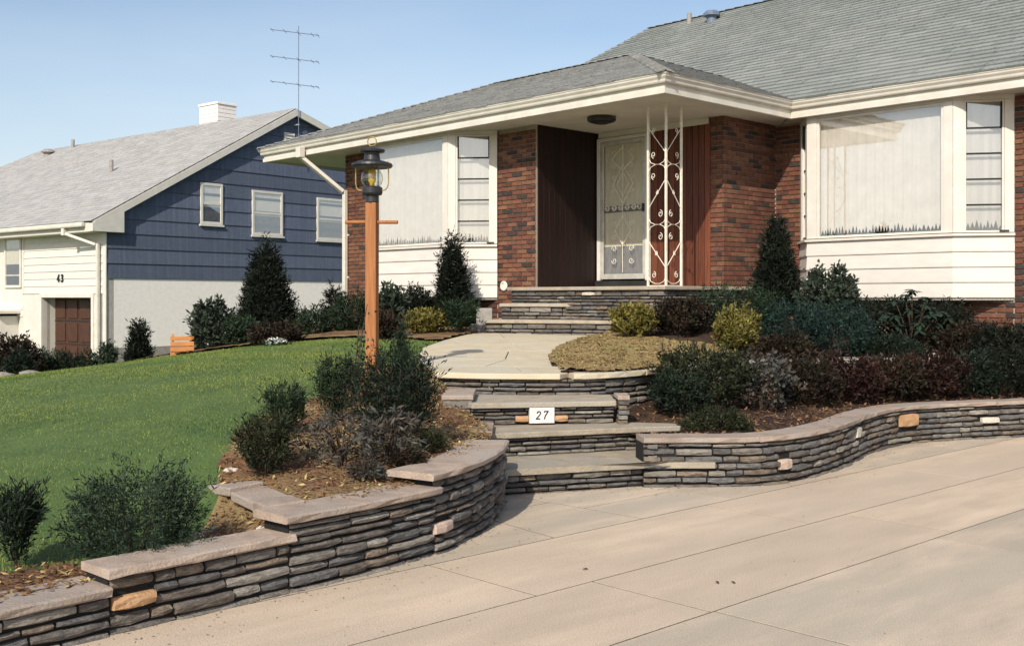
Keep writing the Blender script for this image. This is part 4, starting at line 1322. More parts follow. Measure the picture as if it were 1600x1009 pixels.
# corner board, front wall siding
MB().box(-.10, .03, -.03, .0, -1.0, EZ - .1).build('corner_board', M['white'], N_, bevel=.005)
GX0, GX1, GZ = -3.0, -.62, 1.40
fw = MB()
fw.box(-LEN, GX0, 0, .2, -1.2, EZ).box(GX0, GX1, 0, .2, GZ, EZ).box(GX1, -.0, .0, .2, -1.2, EZ)
fw.build('front_wall', M['white'], N_)
z = GZ + .10
for k in range(9):
    b = z + .185
    MB().add([(-4.0, -.022, z), (-.10, -.022, z), (-.10, -.004, b), (-4.0, -.004, b), (-4.0, .0, z), (-.10, .0, z), (-.10, .0, b), (-4.0, .0, b)],
             [(0, 1, 2, 3), (4, 5, 1, 0), (7, 3, 2, 6), (0, 3, 7, 4), (1, 5, 6, 2)]).build('siding_board', M['siding'], N_)
    z = b
z = .9
for k in range(11):
    b = z + .185
    if b > 1.45: break
    MB().add([(-LEN, -.022, z), (-4.0, -.022, z), (-4.0, -.004, b), (-LEN, -.004, b), (-LEN, .0, z), (-4.0, .0, z), (-4.0, .0, b), (-LEN, .0, b)],
             [(0, 1, 2, 3), (4, 5, 1, 0), (7, 3, 2, 6), (0, 3, 7, 4), (1, 5, 6, 2)]).build('siding_board', M['siding'], N_)
    z = b
# garage opening: reveal, door with panels
rv = MB()
rv.box(GX0 - .1, GX0, -.04, .62, -1.1, GZ + .1).box(GX1, GX1 + .1, -.04, .62, -1.1, GZ + .1).box(GX0, GX1, -.04, .62, GZ, GZ + .1)
rv.build('garage_surround', M['white'], N_, bevel=.006)
gd = MB().box(GX0, GX1, .34, .38, -1.0, GZ).build('garage_door', M['garage'], N_)
nx, nz = 4, 4
for i in range(nx):
    for j in range(nz):
        x0 = GX0 + (GX1 - GX0) * i / nx; x1 = GX0 + (GX1 - GX0) * (i + 1) / nx
        z0 = -.95 + (GZ + .95) * j / nz; z1 = -.95 + (GZ + .95) * (j + 1) / nz
        MB().box(x0 + .07, x1 - .07, .313, .34, z0 + .06, z1 - .06).build('panel', M['garage'], gd, bevel=.015)
for j in range(1, nz):
    z0 = -.95 + (GZ + .95) * j / nz
    MB().box(GX0, GX1, .327, .339, z0 - .012, z0 + .012).build('rail', M['dark'], gd)
# front sash window at the left
f = MB()
x0, x1, z0, z1 = -4.95, -4.05, 1.66, 3.08
t = .07
f.box(x0, x0 + t, -.05, 0, z0, z1).box(x1 - t, x1, -.05, 0, z0, z1).box(x0 + t, x1 - t, -.05, 0, z0, z0 + t).box(x0 + t, x1 - t, -.05, 0, z1 - t, z1)
w = f.build('window', M['white'], N_, bevel=.006)
for zz in (1.99, 2.68):
    MB().box(x0 + t, x1 - t, -.042, -.012, zz - .02, zz + .02).build('sash_bar', M['alu'], w)
MB().box(x0 + t, x1 - t, -.030, -.026, z0 + t, z1 - t).build('pane', M['glass'], w)
MB().box(x0 + t, x1 - t, -.014, -.010, 2.28, z1 - t).build('blind', M['curtain'], w)
MB().box(x0 + t, x1 - t, -.009, -.005, z0 + t, 2.28).build('room', M['dark'], w)
bt = MB().box(-4.02, -3.92, -.03, -.001, 1.5, EZ).build('corner_board', M['white'], N_)
# lower entry: flat dark panel stands in for the shade under the canopy
MB().box(-9.0, -4.3, -.02, -.003, -1.0, .98).build('entry_shade_panel', M['dark'], N_)
MB().box(-5.6, -4.25, -.5, .0, -1.0, .92).build('entry_side', M['white'], N_, bevel=.01)
MB().box(-9.0, -4.1, -.7, .0, .98, 1.06).build('entry_canopy', M['white'], N_, bevel=.01)
# digits
for st_, x in ((FOUR, -2.22), (THREE, -2.03)):
    digit(st_, x, 1.80, .17, N_, y=-.032, w=.036, depth=.014, slant=.1)
# roof: deck, shingles, barge boards, gutter, soffit
ov = .15
eA, eB = (ov, -.45), (-LEN - 3.5, -.45)
dk = MB()
rl = PK
dk.add([(ov, -.45, EZ), (ov, PY, PK), (-14.0, PY, PK), (-17.6, -.45, EZ), (ov, 12.2, rake_z(12.2)), (-17.6, 12.2, rake_z(12.2)),
        (ov, -.45, EZ - .06), (ov, PY, PK - .07), (ov, 12.2, rake_z(12.2) - .06)],
       [(0, 1, 2, 3), (1, 4, 5, 2), (3, 2, 5), (6, 7, 1, 0), (7, 8, 4, 1)])
nr = dk.build('roof', M['shingle_pale'], N_)
hq = math.hypot(1, q1)
shingles('shingles', M['shingle_pale'], nr, (ov, -.47, EZ + .005), (-1, 0, 0), (0, 1 / hq, q1 / hq), lambda s: (-.01, 17.88 - 3.6 * s / ((PY + .45) * hq)), (PY + .45) * hq, course=.16, tab=.4, lift=.010)
def rake_board(y0, y1, x0, x1, d0, d1, name, mat, par):
    vs = []
    for x in (x0, x1):
        for y in (y0, y1):
            vs += [(x, y, rake_z(y) - d0), (x, y, rake_z(y) - d1)]
    MB().add(vs, [(0, 1, 3, 2), (4, 6, 7, 5), (0, 2, 6, 4), (1, 5, 7, 3), (0, 4, 5, 1), (2, 3, 7, 6)]).build(name, mat, par)
rake_board(-.40, PY - .002, ov - .01, ov + .025, .02, .20, 'barge_board', M['white'], nr)
rake_board(PY + .002, 12.2, ov - .01, ov + .025, .02, .20, 'barge_board', M['white'], nr)
rake_board(-.40, PY - .002, .03, ov - .012, .14, .17, 'rake_soffit', M['white'], nr)
rake_board(PY + .002, 12.2, .03, ov - .012, .14, .17, 'rake_soffit', M['white'], nr)
# boxed cornice return
vs = [(x, y, z) for x in (.0, ov + .026) for (y, z) in ((-.45, EZ - .24), (.38, EZ - .24), (.38, rake_z(.38) - .19), (-.45, EZ - .05))]
MB().add(vs, [(0, 3, 2, 1), (4, 5, 6, 7), (0, 1, 5, 4), (1, 2, 6, 5), (2, 3, 7, 6), (3, 0, 4, 7)]).build('cornice_return', M['white'], nr, bevel=.008)
MB().box(-17.4, ov, -.44, -.001, EZ - .24, EZ - .20).build('soffit', M['soffit'], nr)
MB().box(-17.4, -.001, -.44, -.42, EZ - .199, EZ - .03).build('fascia', M['white'], nr)
MB().box(-17.4, ov - .3, -.56, -.445, EZ - .13, EZ - .015).build('gutter', M['gutter'], nr, bevel=.03)
ds = MB()
ds.box(-1.10, -.98, -.54, -.44, EZ - .30, EZ - .12)
rect_run(ds, (-1.04, -.49, EZ - .26), (-.30, -.10, 2.66))
rect_run(ds, (-.22, -.09, 2.70), (-.22, -.09, -1.0))
ds.build('downspout', M['gutter'], N_, bevel=.006)
# chimney and roof pipes
chn = empty('chimney', (0, 0, 0), 0, nr)
CHX, CHY = -3.95, PY + .35
for k in range(8):
    z0 = PK - .45 + k * .125
    j = .0
    MB().box(CHX - .46 + j, CHX + .46 - j, CHY - .34, CHY + .34, z0, z0 + .115).build('block_course', M['stucco'], chn, bevel=.008)
MB().box(CHX - .49, CHX + .49, CHY - .37, CHY + .37, PK + .55, PK + .62).build('chimney_cap', M['stucco'], chn, bevel=.01)
MB().box(CHX - .44, CHX + .44, CHY - .32, CHY + .32, PK - .5, PK + .54).build('chimney_core', M['grey_block'], chn)
def nroof(xp, yp):
    ca, sa = .7773, -.6291
    for Y in np.linspace(20, 60, 3000):
        X = (xp - 800) / 1700 * Y
        Z = EYE + (465 - yp) / 1700 * Y
        dx, dy = X - NO[0], Y - NO[1]
        x, y = dx * ca + dy * sa, -dx * sa + dy * ca
        if y < PY + .1 and y > -.5 and Z <= rake_z(y): return x, y, Z
    return -8, 4, rake_z(4)
for (xp, yp, hgt) in ((174, 270, .36), (114, 232, .30)):
    x, y, z = nroof(xp, yp)
    MB().lathe([(.055, -.15), (.055, hgt), (.045, hgt), (.045, .1)], (x, y, z), 12).build('vent_pipe', M['grey_block'], nr)
x, y, z = nroof(75, 243)
MB().lathe([(.14, -.15), (.14, .08), (.24, .10), (.22, .16), (.10, .22), (.01, .23)], (x, y, z), 16).build('roof_vent', M['grey_block'], nr)
# tv antenna
ta = empty('tv_antenna', (NO[0], NO[1], 0), NA)
tag(ta, 'tall thin television antenna with three sets of rods at the peak of the blue gable', 'antenna')
MB().tube([(ov + .06, PY + .02, 5.35), (ov + .06, PY + .02, PK + 2.3)], .011, 6).build('mast', M['antenna'], ta)
for i, zz in enumerate((PK + 2.10, PK + 1.36, PK + .66)):
    bm_ = MB().tube([(ov + .06 - .60, PY + .02 - .5, zz + .10), (ov + .06 + .45, PY + .02 + .35, zz - .07)], .010, 5).build('boom', M['antenna'], ta)
    for t_ in (-.58, -.3, 0, .3, .42):
        c = Vector((ov + .06 + t_, PY + .02 + t_ * .8, zz - t_ * .16))
        d = Vector((.6, -.75, 0)) * (.30 - abs(t_) * .15)
        MB().tube([c - d, c + d], .007, 4).build('rod', M['antenna'], bm_)
for zz in (5.5, 6.2):
    MB().box(.02, ov + .07, PY + .0, PY + .04, zz, zz + .03).build('bracket', M['alu'], ta)

# ------------------------------------------------------------------ foliage
def unit(a): return a / np.maximum(1e-9, np.linalg.norm(a, axis=-1, keepdims=True))
def leaf_cloud(rng, n, R_, H_, prof, ll, lw, up, per=8, spray=.10, lobe=.28, inner=.45, droop=0.0, base=0.0, flat=0.0):
    h = rng.random(n * 6)
    r = prof(h)
    keep = rng.random(n * 6) < (r / max(1e-6, r.max())) ** 1.2
    h = h[keep][:n]
    n = len(h)
    th = rng.random(n) * 2 * np.pi
    ph = rng.random(4) * 6
    lob = 1 + lobe * (np.sin(3 * th + 5 * h + ph[0]) * .5 + np.sin(5 * th - 7 * h + ph[1]) * .35 + np.sin(9 * th + 11 * h + ph[2]) * .25)
    rr = prof(h) * R_ * lob * (inner + (1 - inner) * rng.random(n) ** .5)
    p = np.stack([rr * np.cos(th), rr * np.sin(th), base + h * H_ * (1 + .08 * np.sin(4 * th + ph[3]))], -1)
    out = np.stack([np.cos(th), np.sin(th), np.zeros(n)], -1)
    d = unit(out * (1 - up) + np.array([0, 0, 1.0]) * up + rng.normal(size=(n, 3)) * .28)
    d[:, 2] -= droop
    d = unit(d)
    sl = spray * (.6 + .8 * rng.random(n))
    t = rng.random((n, per))
    tip = p[:, None] + d[:, None] * (sl[:, None] * t)[..., None]
    tip[..., 2] -= droop * .6 * (t ** 2) * sl[:, None]
    ld = unit(d[:, None] * .8 + rng.normal(size=(n, per, 3)) * .55)
    w = unit(np.cross(ld, rng.normal(size=(n, per, 3))))
    if flat:
        ld[..., 2] *= (1 - flat); ld = unit(ld)
    L_ = ll * (.6 + .8 * rng.random((n, per)))[..., None]
    W_ = lw * (.7 + .6 * rng.random((n, per)))[..., None]
    q = np.stack([tip, tip + ld * L_ * .5 + w * W_ * .5, tip + ld * L_, tip + ld * L_ * .5 - w * W_ * .5], 2)
    return q.reshape(-1, 4, 3)

PROF = {
 'cone': lambda h: np.clip((1 - h) ** .80 * (.62 + .38 * np.minimum(1, h * 6)), .02, None),
 'spire': lambda h: np.clip((1 - h ** 1.5) ** 1.0 * .95 + .03, .02, None) * (.75 + .25 * np.minimum(1, h * 5)),
 'block': lambda h: np.clip(np.minimum(1, .45 + h * 1.6) * np.where(h > .85, 1 - (h - .85) * 2.5, 1), .05, None),
 'round': lambda h: np.sqrt(np.clip(1 - (2 * h - .9) ** 2 / 1.25, .03, None)),
 'vase': lambda h: np.clip(.30 + .8 * h, .1, 1) * np.where(h > .8, 1 - (h - .8) * 2.2, 1),
 'spread': lambda h: np.clip((1 - h) ** .6, .05, None),
}
def ground_at(x, y, reg):
    f = {'L': lawn_z, 'U': up_z, 'W': low_z}[reg]
    return float(f(np.float64(x), np.float64(y)))

def shrub(name, label, cat, xp, Y, wpx, ytop, reg, kind, leaf, dens=1.0, group=None, up=.6, ll=.05, lw=.012, spray=.10, per=8, lobe=.28, inner=.45, droop=0, sink=0, flat=0, stems=4, seed=None, zbase=None):
    X = (xp - 800) / 1700 * Y
    zb = (ground_at(X, Y, reg) if zbase is None else zbase) - sink
    zt_ = EYE + (465 - ytop) / 1700 * Y
    Hh = max(.08, zt_ - zb)
    Rr = wpx / 1700 * Y / 2
    root = empty(name, (X, Y, zb))
    tag(root, label, cat, group)
    rng = np.random.default_rng(seed if seed is not None else int(xp * 7 + Y * 100))
    surf = Rr * Hh * 3.5 + Rr * Rr * 2
    n = int(dens * surf / (spray * max(ll, .03)) * 3.8) + 80
    n = min(n, 7500)
    lw = lw * (1.15 if leaf.name.endswith(('needles', 'sprays', 'juniper')) else 1.7)
    ll = ll * 1.15
    q = leaf_cloud(rng, n, max(.03, Rr - ll * .5), max(.05, Hh - spray * up * .8), PROF[kind], ll, lw, up, per, spray, lobe, inner, droop, .02, flat)
    q[..., 2] = np.maximum(q[..., 2], .004)
    np_mesh('foliage', q, 4, leaf, root)
    sm_ = MB()
    rnd = random.Random(int(xp))
    for k in range(stems):
        a = rnd.random() * 6.28
        r_ = Rr * rnd.uniform(.1, .55)
        sm_.tube([(0, 0, -.05), (r_ * .35 * math.cos(a), r_ * .35 * math.sin(a), Hh * .3), (r_ * math.cos(a), r_ * math.sin(a), Hh * rnd.uniform(.55, .8))], max(.006, Rr * .05), 5, .003)
    sm_.build('stem', M['bark'], root)
    return root

S = shrub
# -- behind the front-left wall
S('yew_shrub', 'dark upright shrub at the very left end of the drive wall', 'shrub', 26, 4.85, 84, 772, 'L', 'vase', L['dark'], 1.2, up=.85, ll=.035, lw=.007, spray=.10)
S('juniper_shrub', 'large feathery grey-green juniper on the lawn edge above the left stone wall', 'shrub', 212, 5.05, 176, 742, 'L', 'round', L['juniper'], 2.2, up=.5, ll=.026, lw=.006, spray=.13, lobe=.35, inner=.3)
S('yew_shrub', 'stubby dark green shrub nearest the loose corner stones of the left bed', 'shrub', 415, 6.05, 80, 655, 'L', 'block', L['olive'], 1.2, up=.8, ll=.032, lw=.007, spray=.09)
S('yew_shrub', 'dark ragged-topped shrub in the left bed between the stubby one and the lamp post', 'shrub', 447, 6.85, 60, 608, 'L', 'block', L['yew'], 1.2, up=.85, ll=.034, lw=.007, spray=.10)
S('yew_shrub', 'dark boxy upright shrub at the lawn edge just left of the lamp post', 'shrub', 526, 7.55, 62, 564, 'L', 'block', L['yew'], 1.25, up=.85, ll=.034, lw=.007, spray=.10)
S('yew_shrub', 'tallest dark shrub of the left bed, directly in front of the lamp post foot', 'shrub', 618, 7.0, 128, 548, 'L', 'round', L['dark'], 1.5, up=.75, ll=.034, lw=.007, spray=.13, lobe=.4)
S('cypress_sprig', 'narrow pointed sprig rising above the big dark shrub right of the lamp post', 'shrub', 625, 7.25, 44, 500, 'L', 'cone', L['yew'], 1.0, up=.85, ll=.034, lw=.007, spray=.10)
S('azalea', 'leafy grey-brown azalea drooping at the front of the left bed', 'shrub', 535, 6.25, 130, 650, 'L', 'round', L['blue_grey'], .13, up=.45, ll=.040, lw=.007, spray=.07, per=7, droop=.5, inner=.3, stems=8, lobe=.45)
S('azalea', 'grey-leaved drooping azalea beneath the big dark shrub by the lamp post', 'shrub', 607, 6.45, 96, 638, 'L', 'round', L['blue_grey'], .13, up=.45, ll=.045, lw=.007, spray=.07, per=7, droop=.5, inner=.3, stems=8, lobe=.45)
S('heather', 'tiny rounded blue-grey plant just behind the cap of the left wall', 'plant', 572, 6.05, 50, 725, 'L', 'spread', L['blue_grey'], .5, up=.4, ll=.025, lw=.006, spray=.05)
S('heather', 'small rusty low plant under the bend of the rounded wall end', 'plant', 635, 6.3, 52, 705, 'L', 'spread', L['rust'], .5, up=.4, ll=.025, lw=.006, spray=.05)
S('heather', 'small olive tuft beside the steps at the top of the rounded wall', 'plant', 677, 6.75, 40, 680, 'L', 'spread', L['olive'], .5, up=.4, ll=.025, lw=.006, spray=.05)
# rose bush
rx, ry = (553 - 800) / 1700 * 8.4, 8.4
rb = empty('rose_bush', (rx, ry, ground_at(rx, ry, 'L')))
tag(rb, 'thin leggy rose bush with one red bloom left of the lamp post', 'rose bush')
canes = MB()
lv = []
rng = np.random.default_rng(3)
for (dx, dy, hh) in ((-.06, .0, .42), (.03, .02, .62), (.09, -.03, .78), (-.02, .03, .35), (.06, .05, .5), (-.1, .02, .25)):
    pts = [(0, 0, 0), (dx * .3, dy * .3, hh * .4), (dx * .8, dy, hh * .75), (dx * 1.2, dy * 1.2, hh)]
    canes.tube(pts, .006, 5, .003)
    for k in range(26):
        t = .25 + .75 * rng.random()
        c = np.array([dx * 1.2 * t, dy * 1.2 * t, hh * t]) + rng.normal(size=3) * .025
        d = unit(rng.normal(size=3)); w = unit(np.cross(d, rng.normal(size=3)))
        lv.append([c, c + d * .018 + w * .010, c + d * .036, c + d * .018 - w * .010])
canes.build('cane', M['bark'], rb)
np_mesh('foliage', np.array(lv), 4, L['broad'], rb)
pt = []
for k in range(40):
    c = np.array([-.035, -.03, .13]) + rng.normal(size=3) * .012
    d = unit(rng.normal(size=3)); w = unit(np.cross(d, rng.normal(size=3)))
    pt.append([c, c + d * .012 + w * .009, c + d * .022, c + d * .012 - w * .009])
np_mesh('bloom', np.array(pt), 4, M['flower_red'], rb)
# -- row in front of the left corner of the house and the neighbour
G1 = 'shrubs in the bed between the lawn and the houses'
S('conifer', 'tall dark pyramidal evergreen standing before the blue gable', 'evergreen', 416, 16.2, 102, 380, 'L', 'cone', L['black'], 2.2, G1, up=.65, ll=.07, lw=.014, spray=.15, lobe=.22, sink=.1)
S('broadleaf_shrub', 'mid-size grey-green shrub left of the tall dark pyramid by the lawn crest', 'shrub', 333, 15.5, 66, 476, 'L', 'round', L['broad'], .8, G1, up=.7, ll=.07, lw=.02, spray=.12, sink=.1)
S('broadleaf_shrub', 'low dark shrub at the left foot of the tall pyramid', 'shrub', 378, 15.2, 50, 500, 'L', 'round', L['green'], .8, G1, up=.6, ll=.06, lw=.018, spray=.11, sink=.1)
S('azalea', 'brownish low shrub right in front of the tall dark pyramid', 'shrub', 430, 14.6, 74, 508, 'L', 'round', L['rust'], .7, G1, up=.6, ll=.05, lw=.016, spray=.10, sink=.1)
S('yew_shrub', 'broad dark yew right of the tall pyramid toward the brick corner', 'shrub', 490, 15.8, 56, 486, 'L', 'round', L['yew'], .9, G1, up=.7, ll=.06, lw=.014, spray=.12, sink=.1)
S('yew_shrub', 'tall narrow black-green yew against the brick corner downspout', 'shrub', 521, 16.5, 42, 444, 'L', 'spire', L['black'], 1.0, G1, up=.8, ll=.06, lw=.013, spray=.12, sink=.1)
S('yew_shrub', 'dark bushy yew under the white downspout left of the lamp post', 'shrub', 552, 15.9, 66, 462, 'L', 'round', L['yew'], .9, G1, up=.7, ll=.06, lw=.014, spray=.12, sink=.1)
S('broadleaf_shrub', 'leafy shrub close behind the lamp post on its right under the white siding', 'shrub', 612, 15.5, 50, 455, 'L', 'round', L['broad'], .7, G1, up=.7, ll=.08, lw=.024, spray=.14, sink=.05)
S('barberry', 'dark reddish shrub low behind the lamp post', 'shrub', 606, 14.2, 44, 492, 'L', 'round', L['rust'], .8, G1, up=.6, ll=.05, lw=.016, spray=.10, sink=.05)
S('yew_shrub', 'dark upright yew under the left bay window', 'shrub', 651, 16.0, 48, 450, 'L', 'round', L['black'], 1.0, G1, up=.8, ll=.055, lw=.013, spray=.11)
S('golden_shrub', 'yellow-green golden shrub in front of the left bay window', 'shrub', 665, 14.9, 62, 489, 'L', 'round', L['yellow'], .9, G1, up=.7, ll=.05, lw=.014, spray=.10)
S('conifer', 'dark pointed evergreen standing against the white siding of the left bay', 'evergreen', 707, 16.0, 62, 364, 'L', 'cone', L['black'], 2.2, G1, up=.65, ll=.06, lw=.013, spray=.13, lobe=.2)
S('juniper_shrub', 'spiky dark green juniper beside the left end of the porch steps', 'shrub', 719, 14.9, 56, 474, 'L', 'vase', L['green'], 1.0, G1, up=.7, ll=.055, lw=.012, spray=.13)
S('yew_shrub', 'low black-green hedge shrub beneath the bay siding by the pyramid', 'shrub', 686, 16.4, 60, 468, 'L', 'round', L['black'], .9, G1, up=.6, ll=.05, lw=.013, spray=.10)
# -- by the neighbour's garage
G2 = "shrubs in front of the neighbor's house"
S('conifer', 'small dark cone-shaped evergreen before the white base of the blue gable', 'evergreen', 217, 19.5, 42, 500, 'L', 'cone', L['black'], 2.0, G2, up=.65, ll=.07, lw=.016, spray=.13, lobe=.12)
S('juniper_shrub', 'small pale spiky juniper right of the garage downspout', 'shrub', 169, 21.5, 26, 540, 'L', 'vase', L['juniper'], .9, G2, up=.7, ll=.07, lw=.016, spray=.14)
for i, (xp, w_, yt, lf, lab) in enumerate(((60, 34, 548, 'green', 'low green shrub left of the wooden garage door'), (88, 30, 552, 'yew', 'dark low shrub at the left edge of the garage door'),
        (112, 30, 556, 'dark', 'dark shrub in the middle of the garage door front'), (137, 28, 553, 'yew', 'dark shrub by the right edge of the garage door'))):
    S('yew_shrub', lab, 'shrub', xp, 22.0, w_ * 1.3, yt, 'L', 'round', L[lf], .8, G2, up=.7, ll=.07, lw=.018, spray=.14)
S('barberry', 'round dark maroon shrub under the neighbor entry at the left picture edge', 'shrub', 22, 21.0, 74, 528, 'L', 'round', L['rust'], .9, G2, up=.6, ll=.07, lw=.02, spray=.13)
S('yew_shrub', 'dark low shrub in front of the maroon one at the lawn corner', 'shrub', 28, 18.0, 44, 552, 'L', 'round', L['dark'], .8, G2, up=.7, ll=.06, lw=.016, spray=.12)
# -- upper right bed
G3 = 'shrubs in the bed below the right bay window'
S('golden_shrub', 'bright yellow shrub at the right end of the porch steps', 'shrub', 990, 12.9, 70, 481, 'U', 'round', L['yellow'], 1.0, G3, up=.75, ll=.045, lw=.013, spray=.10)
S('golden_shrub', 'olive-yellow shrub in front of the spreading green juniper', 'shrub', 1151, 12.2, 64, 485, 'U', 'round', L['yellow'], 1.0, G3, up=.75, ll=.042, lw=.012, spray=.10)
S('barberry', 'twiggy reddish-brown shrub right of the bright yellow one', 'shrub', 1062, 13.0, 86, 470, 'U', 'round', L['rust'], .8, G3, up=.6, ll=.04, lw=.013, spray=.10)
S('juniper_shrub', 'wide spreading green juniper under the brick entry wall', 'shrub', 1150, 13.2, 128, 452, 'U', 'round', L['green'], .9, G3, up=.5, ll=.05, lw=.011, spray=.16, lobe=.35)
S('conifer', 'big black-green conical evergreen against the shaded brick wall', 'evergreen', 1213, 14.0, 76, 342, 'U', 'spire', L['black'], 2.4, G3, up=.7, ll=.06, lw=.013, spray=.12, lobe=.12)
S('juniper_shrub', 'teal juniper nearest the big conical evergreen', 'shrub', 1240, 12.7, 92, 476, 'U', 'round', L['teal'], .9, G3, up=.55, ll=.045, lw=.010, spray=.14)
S('juniper_shrub', 'bright teal juniper in the middle of the right bed', 'shrub', 1306, 12.4, 108, 482, 'U', 'round', L['teal'], 1.0, G3, up=.55, ll=.045, lw=.010, spray=.14)
S('broadleaf_shrub', 'grey-green leafy shrub against the siding of the right bay', 'shrub', 1296, 13.5, 92, 421, 'U', 'round', L['broad'], .75, G3, up=.75, ll=.06, lw=.018, spray=.12)
S('yew_shrub', 'dark low shrub in the shade below the right bay siding', 'shrub', 1372, 13.3, 120, 474, 'U', 'round', L['black'], .8, G3, up=.6, ll=.05, lw=.013, spray=.12)  # enlarged so its dark foliage stands in for shade on the foundation
S('yew_shrub', 'added dark shrub behind the rhododendron, standing in for shade on the foundation brick', 'shrub', 1462, 13.1, 110, 476, 'U', 'round', L['black'], .8, G3, up=.6, ll=.05, lw=.013, spray=.12)  # added shrub, covers sunlit brick in place of deep shade
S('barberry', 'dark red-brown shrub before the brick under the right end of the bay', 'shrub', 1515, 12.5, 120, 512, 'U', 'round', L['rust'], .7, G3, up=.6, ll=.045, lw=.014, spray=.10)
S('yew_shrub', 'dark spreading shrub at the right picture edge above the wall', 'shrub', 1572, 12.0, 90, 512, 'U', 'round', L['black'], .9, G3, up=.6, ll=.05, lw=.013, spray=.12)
S('azalea', 'low dark creeping shrub on the upper bed edge below the teal junipers', 'shrub', 1225, 12.0, 110, 528, 'U', 'spread', L['rust'], 1.0, G3, up=.45, ll=.04, lw=.012, spray=.10)
S('azalea', 'low dark creeping shrub on the upper bed edge before the rhododendron', 'shrub', 1385, 12.3, 120, 530, 'U', 'spread', L['dark'], 1.0, G3, up=.45, ll=.04, lw=.012, spray=.10)
# -- lower right bed
G4 = 'shrubs in the lower bed behind the right stone wall'
S('azalea', 'large dark brown-green bush hiding the corner of the landing wall', 'shrub', 1096, 9.9, 150, 546, 'W', 'round', L['olive'], .9, G4, up=.65, ll=.045, lw=.013, spray=.12, lobe=.35)
S('azalea', 'dark bush tight against the landing wall beside the steps', 'shrub', 1062, 9.45, 80, 588, 'W', 'round', L['dark'], .8, G4, up=.6, ll=.04, lw=.012, spray=.10)
S('azalea', 'sparse grey twiggy azalea right of the large brown-green bush', 'shrub', 1192, 9.9, 100, 556, 'W', 'round', L['blue_grey'], .28, G4, up=.6, ll=.045, lw=.015, spray=.08, per=6, droop=.3, inner=.3, stems=9)
for i, (xp, yy, w_, yt, lf, lab) in enumerate(((1262, 10.4, 96, 566, 'rust', 'rusty low shrub next to the grey twiggy azalea'), (1325, 10.8, 104, 560, 'red', 'red low shrub in the middle of the lower right bed'),
        (1392, 11.1, 104, 562, 'rust', 'rust-brown low shrub beside the orange stone of the terrace wall'), (1452, 11.3, 110, 556, 'red', 'dull red shrub behind the straight part of the right wall'),
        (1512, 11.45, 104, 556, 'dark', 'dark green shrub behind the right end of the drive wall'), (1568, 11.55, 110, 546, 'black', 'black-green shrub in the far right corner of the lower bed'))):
    S('barberry', lab, 'shrub', xp, yy, w_, yt, 'W', 'round', L[lf], .7, G4, up=.6, ll=.04, lw=.012, spray=.10)
S('ground_ivy', 'small olive tuft behind the cap of the right wall near the steps', 'plant', 1120, 8.75, 110, 642, 'W', 'spread', L['olive'], .5, up=.4, ll=.03, lw=.009, spray=.06)

# rhododendron with separate leaves in whorls
rX, rY = (1425 - 800) / 1700 * 12.7, 12.7
rz0 = ground_at(rX, rY, 'U')
rh = empty('rhododendron', (rX, rY, rz0))
tag(rh, 'rhododendron with long drooping leaf whorls under the right bay window', 'rhododendron', G3)
lm = bpy.data.meshes.new('leaf')
lm.from_pydata([(0, 0, 0), (.03, .018, -.003), (.075, .021, -.012), (.13, 0, -.035), (.075, -.021, -.012), (.03, -.018, -.003), (.06, 0, -.004)],
               [], [(0, 6, 1), (1, 6, 2), (2, 6, 3), (3, 6, 4), (4, 6, 5), (5, 6, 0)])
lm.materials.append(L['rhodo'])
stm = MB()
rnd = random.Random(5)
whorls = [(0, 0, .80), (.18, .05, .70), (-.2, 0, .68), (.30, -.05, .52), (-.30, .05, .50), (.08, -.2, .62), (-.10, -.2, .56), (.22, -.18, .40), (-.24, -.16, .36), (.36, .08, .36), (-.36, .0, .30), (.02, .2, .66), (.16, .14, .5), (-.16, .12, .48), (.26, -.24, .5), (-.28, -.22, .48), (.42, -.02, .44), (-.42, -.06, .42), (.1, -.3, .48), (-.04, -.32, .30), (.38, -.2, .3), (-.38, -.18, .24), (.2, -.06, .58), (-.08, .0, .74), (.0, -.26, .40), (.12, -.28, .26), (-.14, -.28, .22), (.33, -.1, .22)]
for (x, y, z) in whorls:
    z *= .92
    stm.tube([(0, 0, -.03), (x * .4, y * .4, z * .5), (x, y, z)], .010, 5, .006)
    n = rnd.randint(9, 11)
    a0 = rnd.random() * 6
    for k in range(n):
        o = link('leaf', lm, rh, (x, y, z + rnd.uniform(-.02, .02)), (rnd.uniform(-.3, .3), rnd.uniform(-.35, .55), a0 + k * 6.283 / n + rnd.uniform(-.2, .2)))
        s_ = rnd.uniform(.8, 1.15)
        o.scale = (s_, s_, s_)
stm.build('stem', M['bark'], rh)

# ------------------------------------------------------------------ small things
def rock(label, x, y, z, s_, mat=None):
    rng = random.Random(int(x * 100))
    mb = MB()
    prof = [(.02, 0), (.8, 0.02), (1.0, .25), (.85, .5), (.5, .66), (.05, .7)]
    mb.lathe([(r_ * s_, h_ * s_) for r_, h_ in prof], (0, 0, 0), 9)
    mb.v = [(a * (1 + rng.uniform(-.2, .2)) * 1.25, b * (1 + rng.uniform(-.2, .2)), c * (1 + rng.uniform(-.15, .15))) for a, b, c in mb.v]
    o = mb.build('rock', mat or M['rock'], None)
    o.location = (x, y, z - s_ * .12)
    return tag(o, label, 'rock')
def on_lawn(xp, Y):
    X = (xp - 800) / 1700 * Y
    return X, Y, ground_at(X, Y, 'L')
rock('pale rock at the lawn corner on the left picture edge', *on_lawn(6, 13.6), .13)
rock('pale flat rock on the lawn edge before the garage shrubs', *on_lawn(48, 14.4), .12)
rock('cream pebble beside the loose corner stones of the left bed', *on_lawn(362, 6.15), .035, M['stone_pale'])
rock('cream stone lying on the mulch near the corner of the left wall', *on_lawn(411, 5.45), .028, M['stone_pale'])
u_, v_ = 1470, 12.5
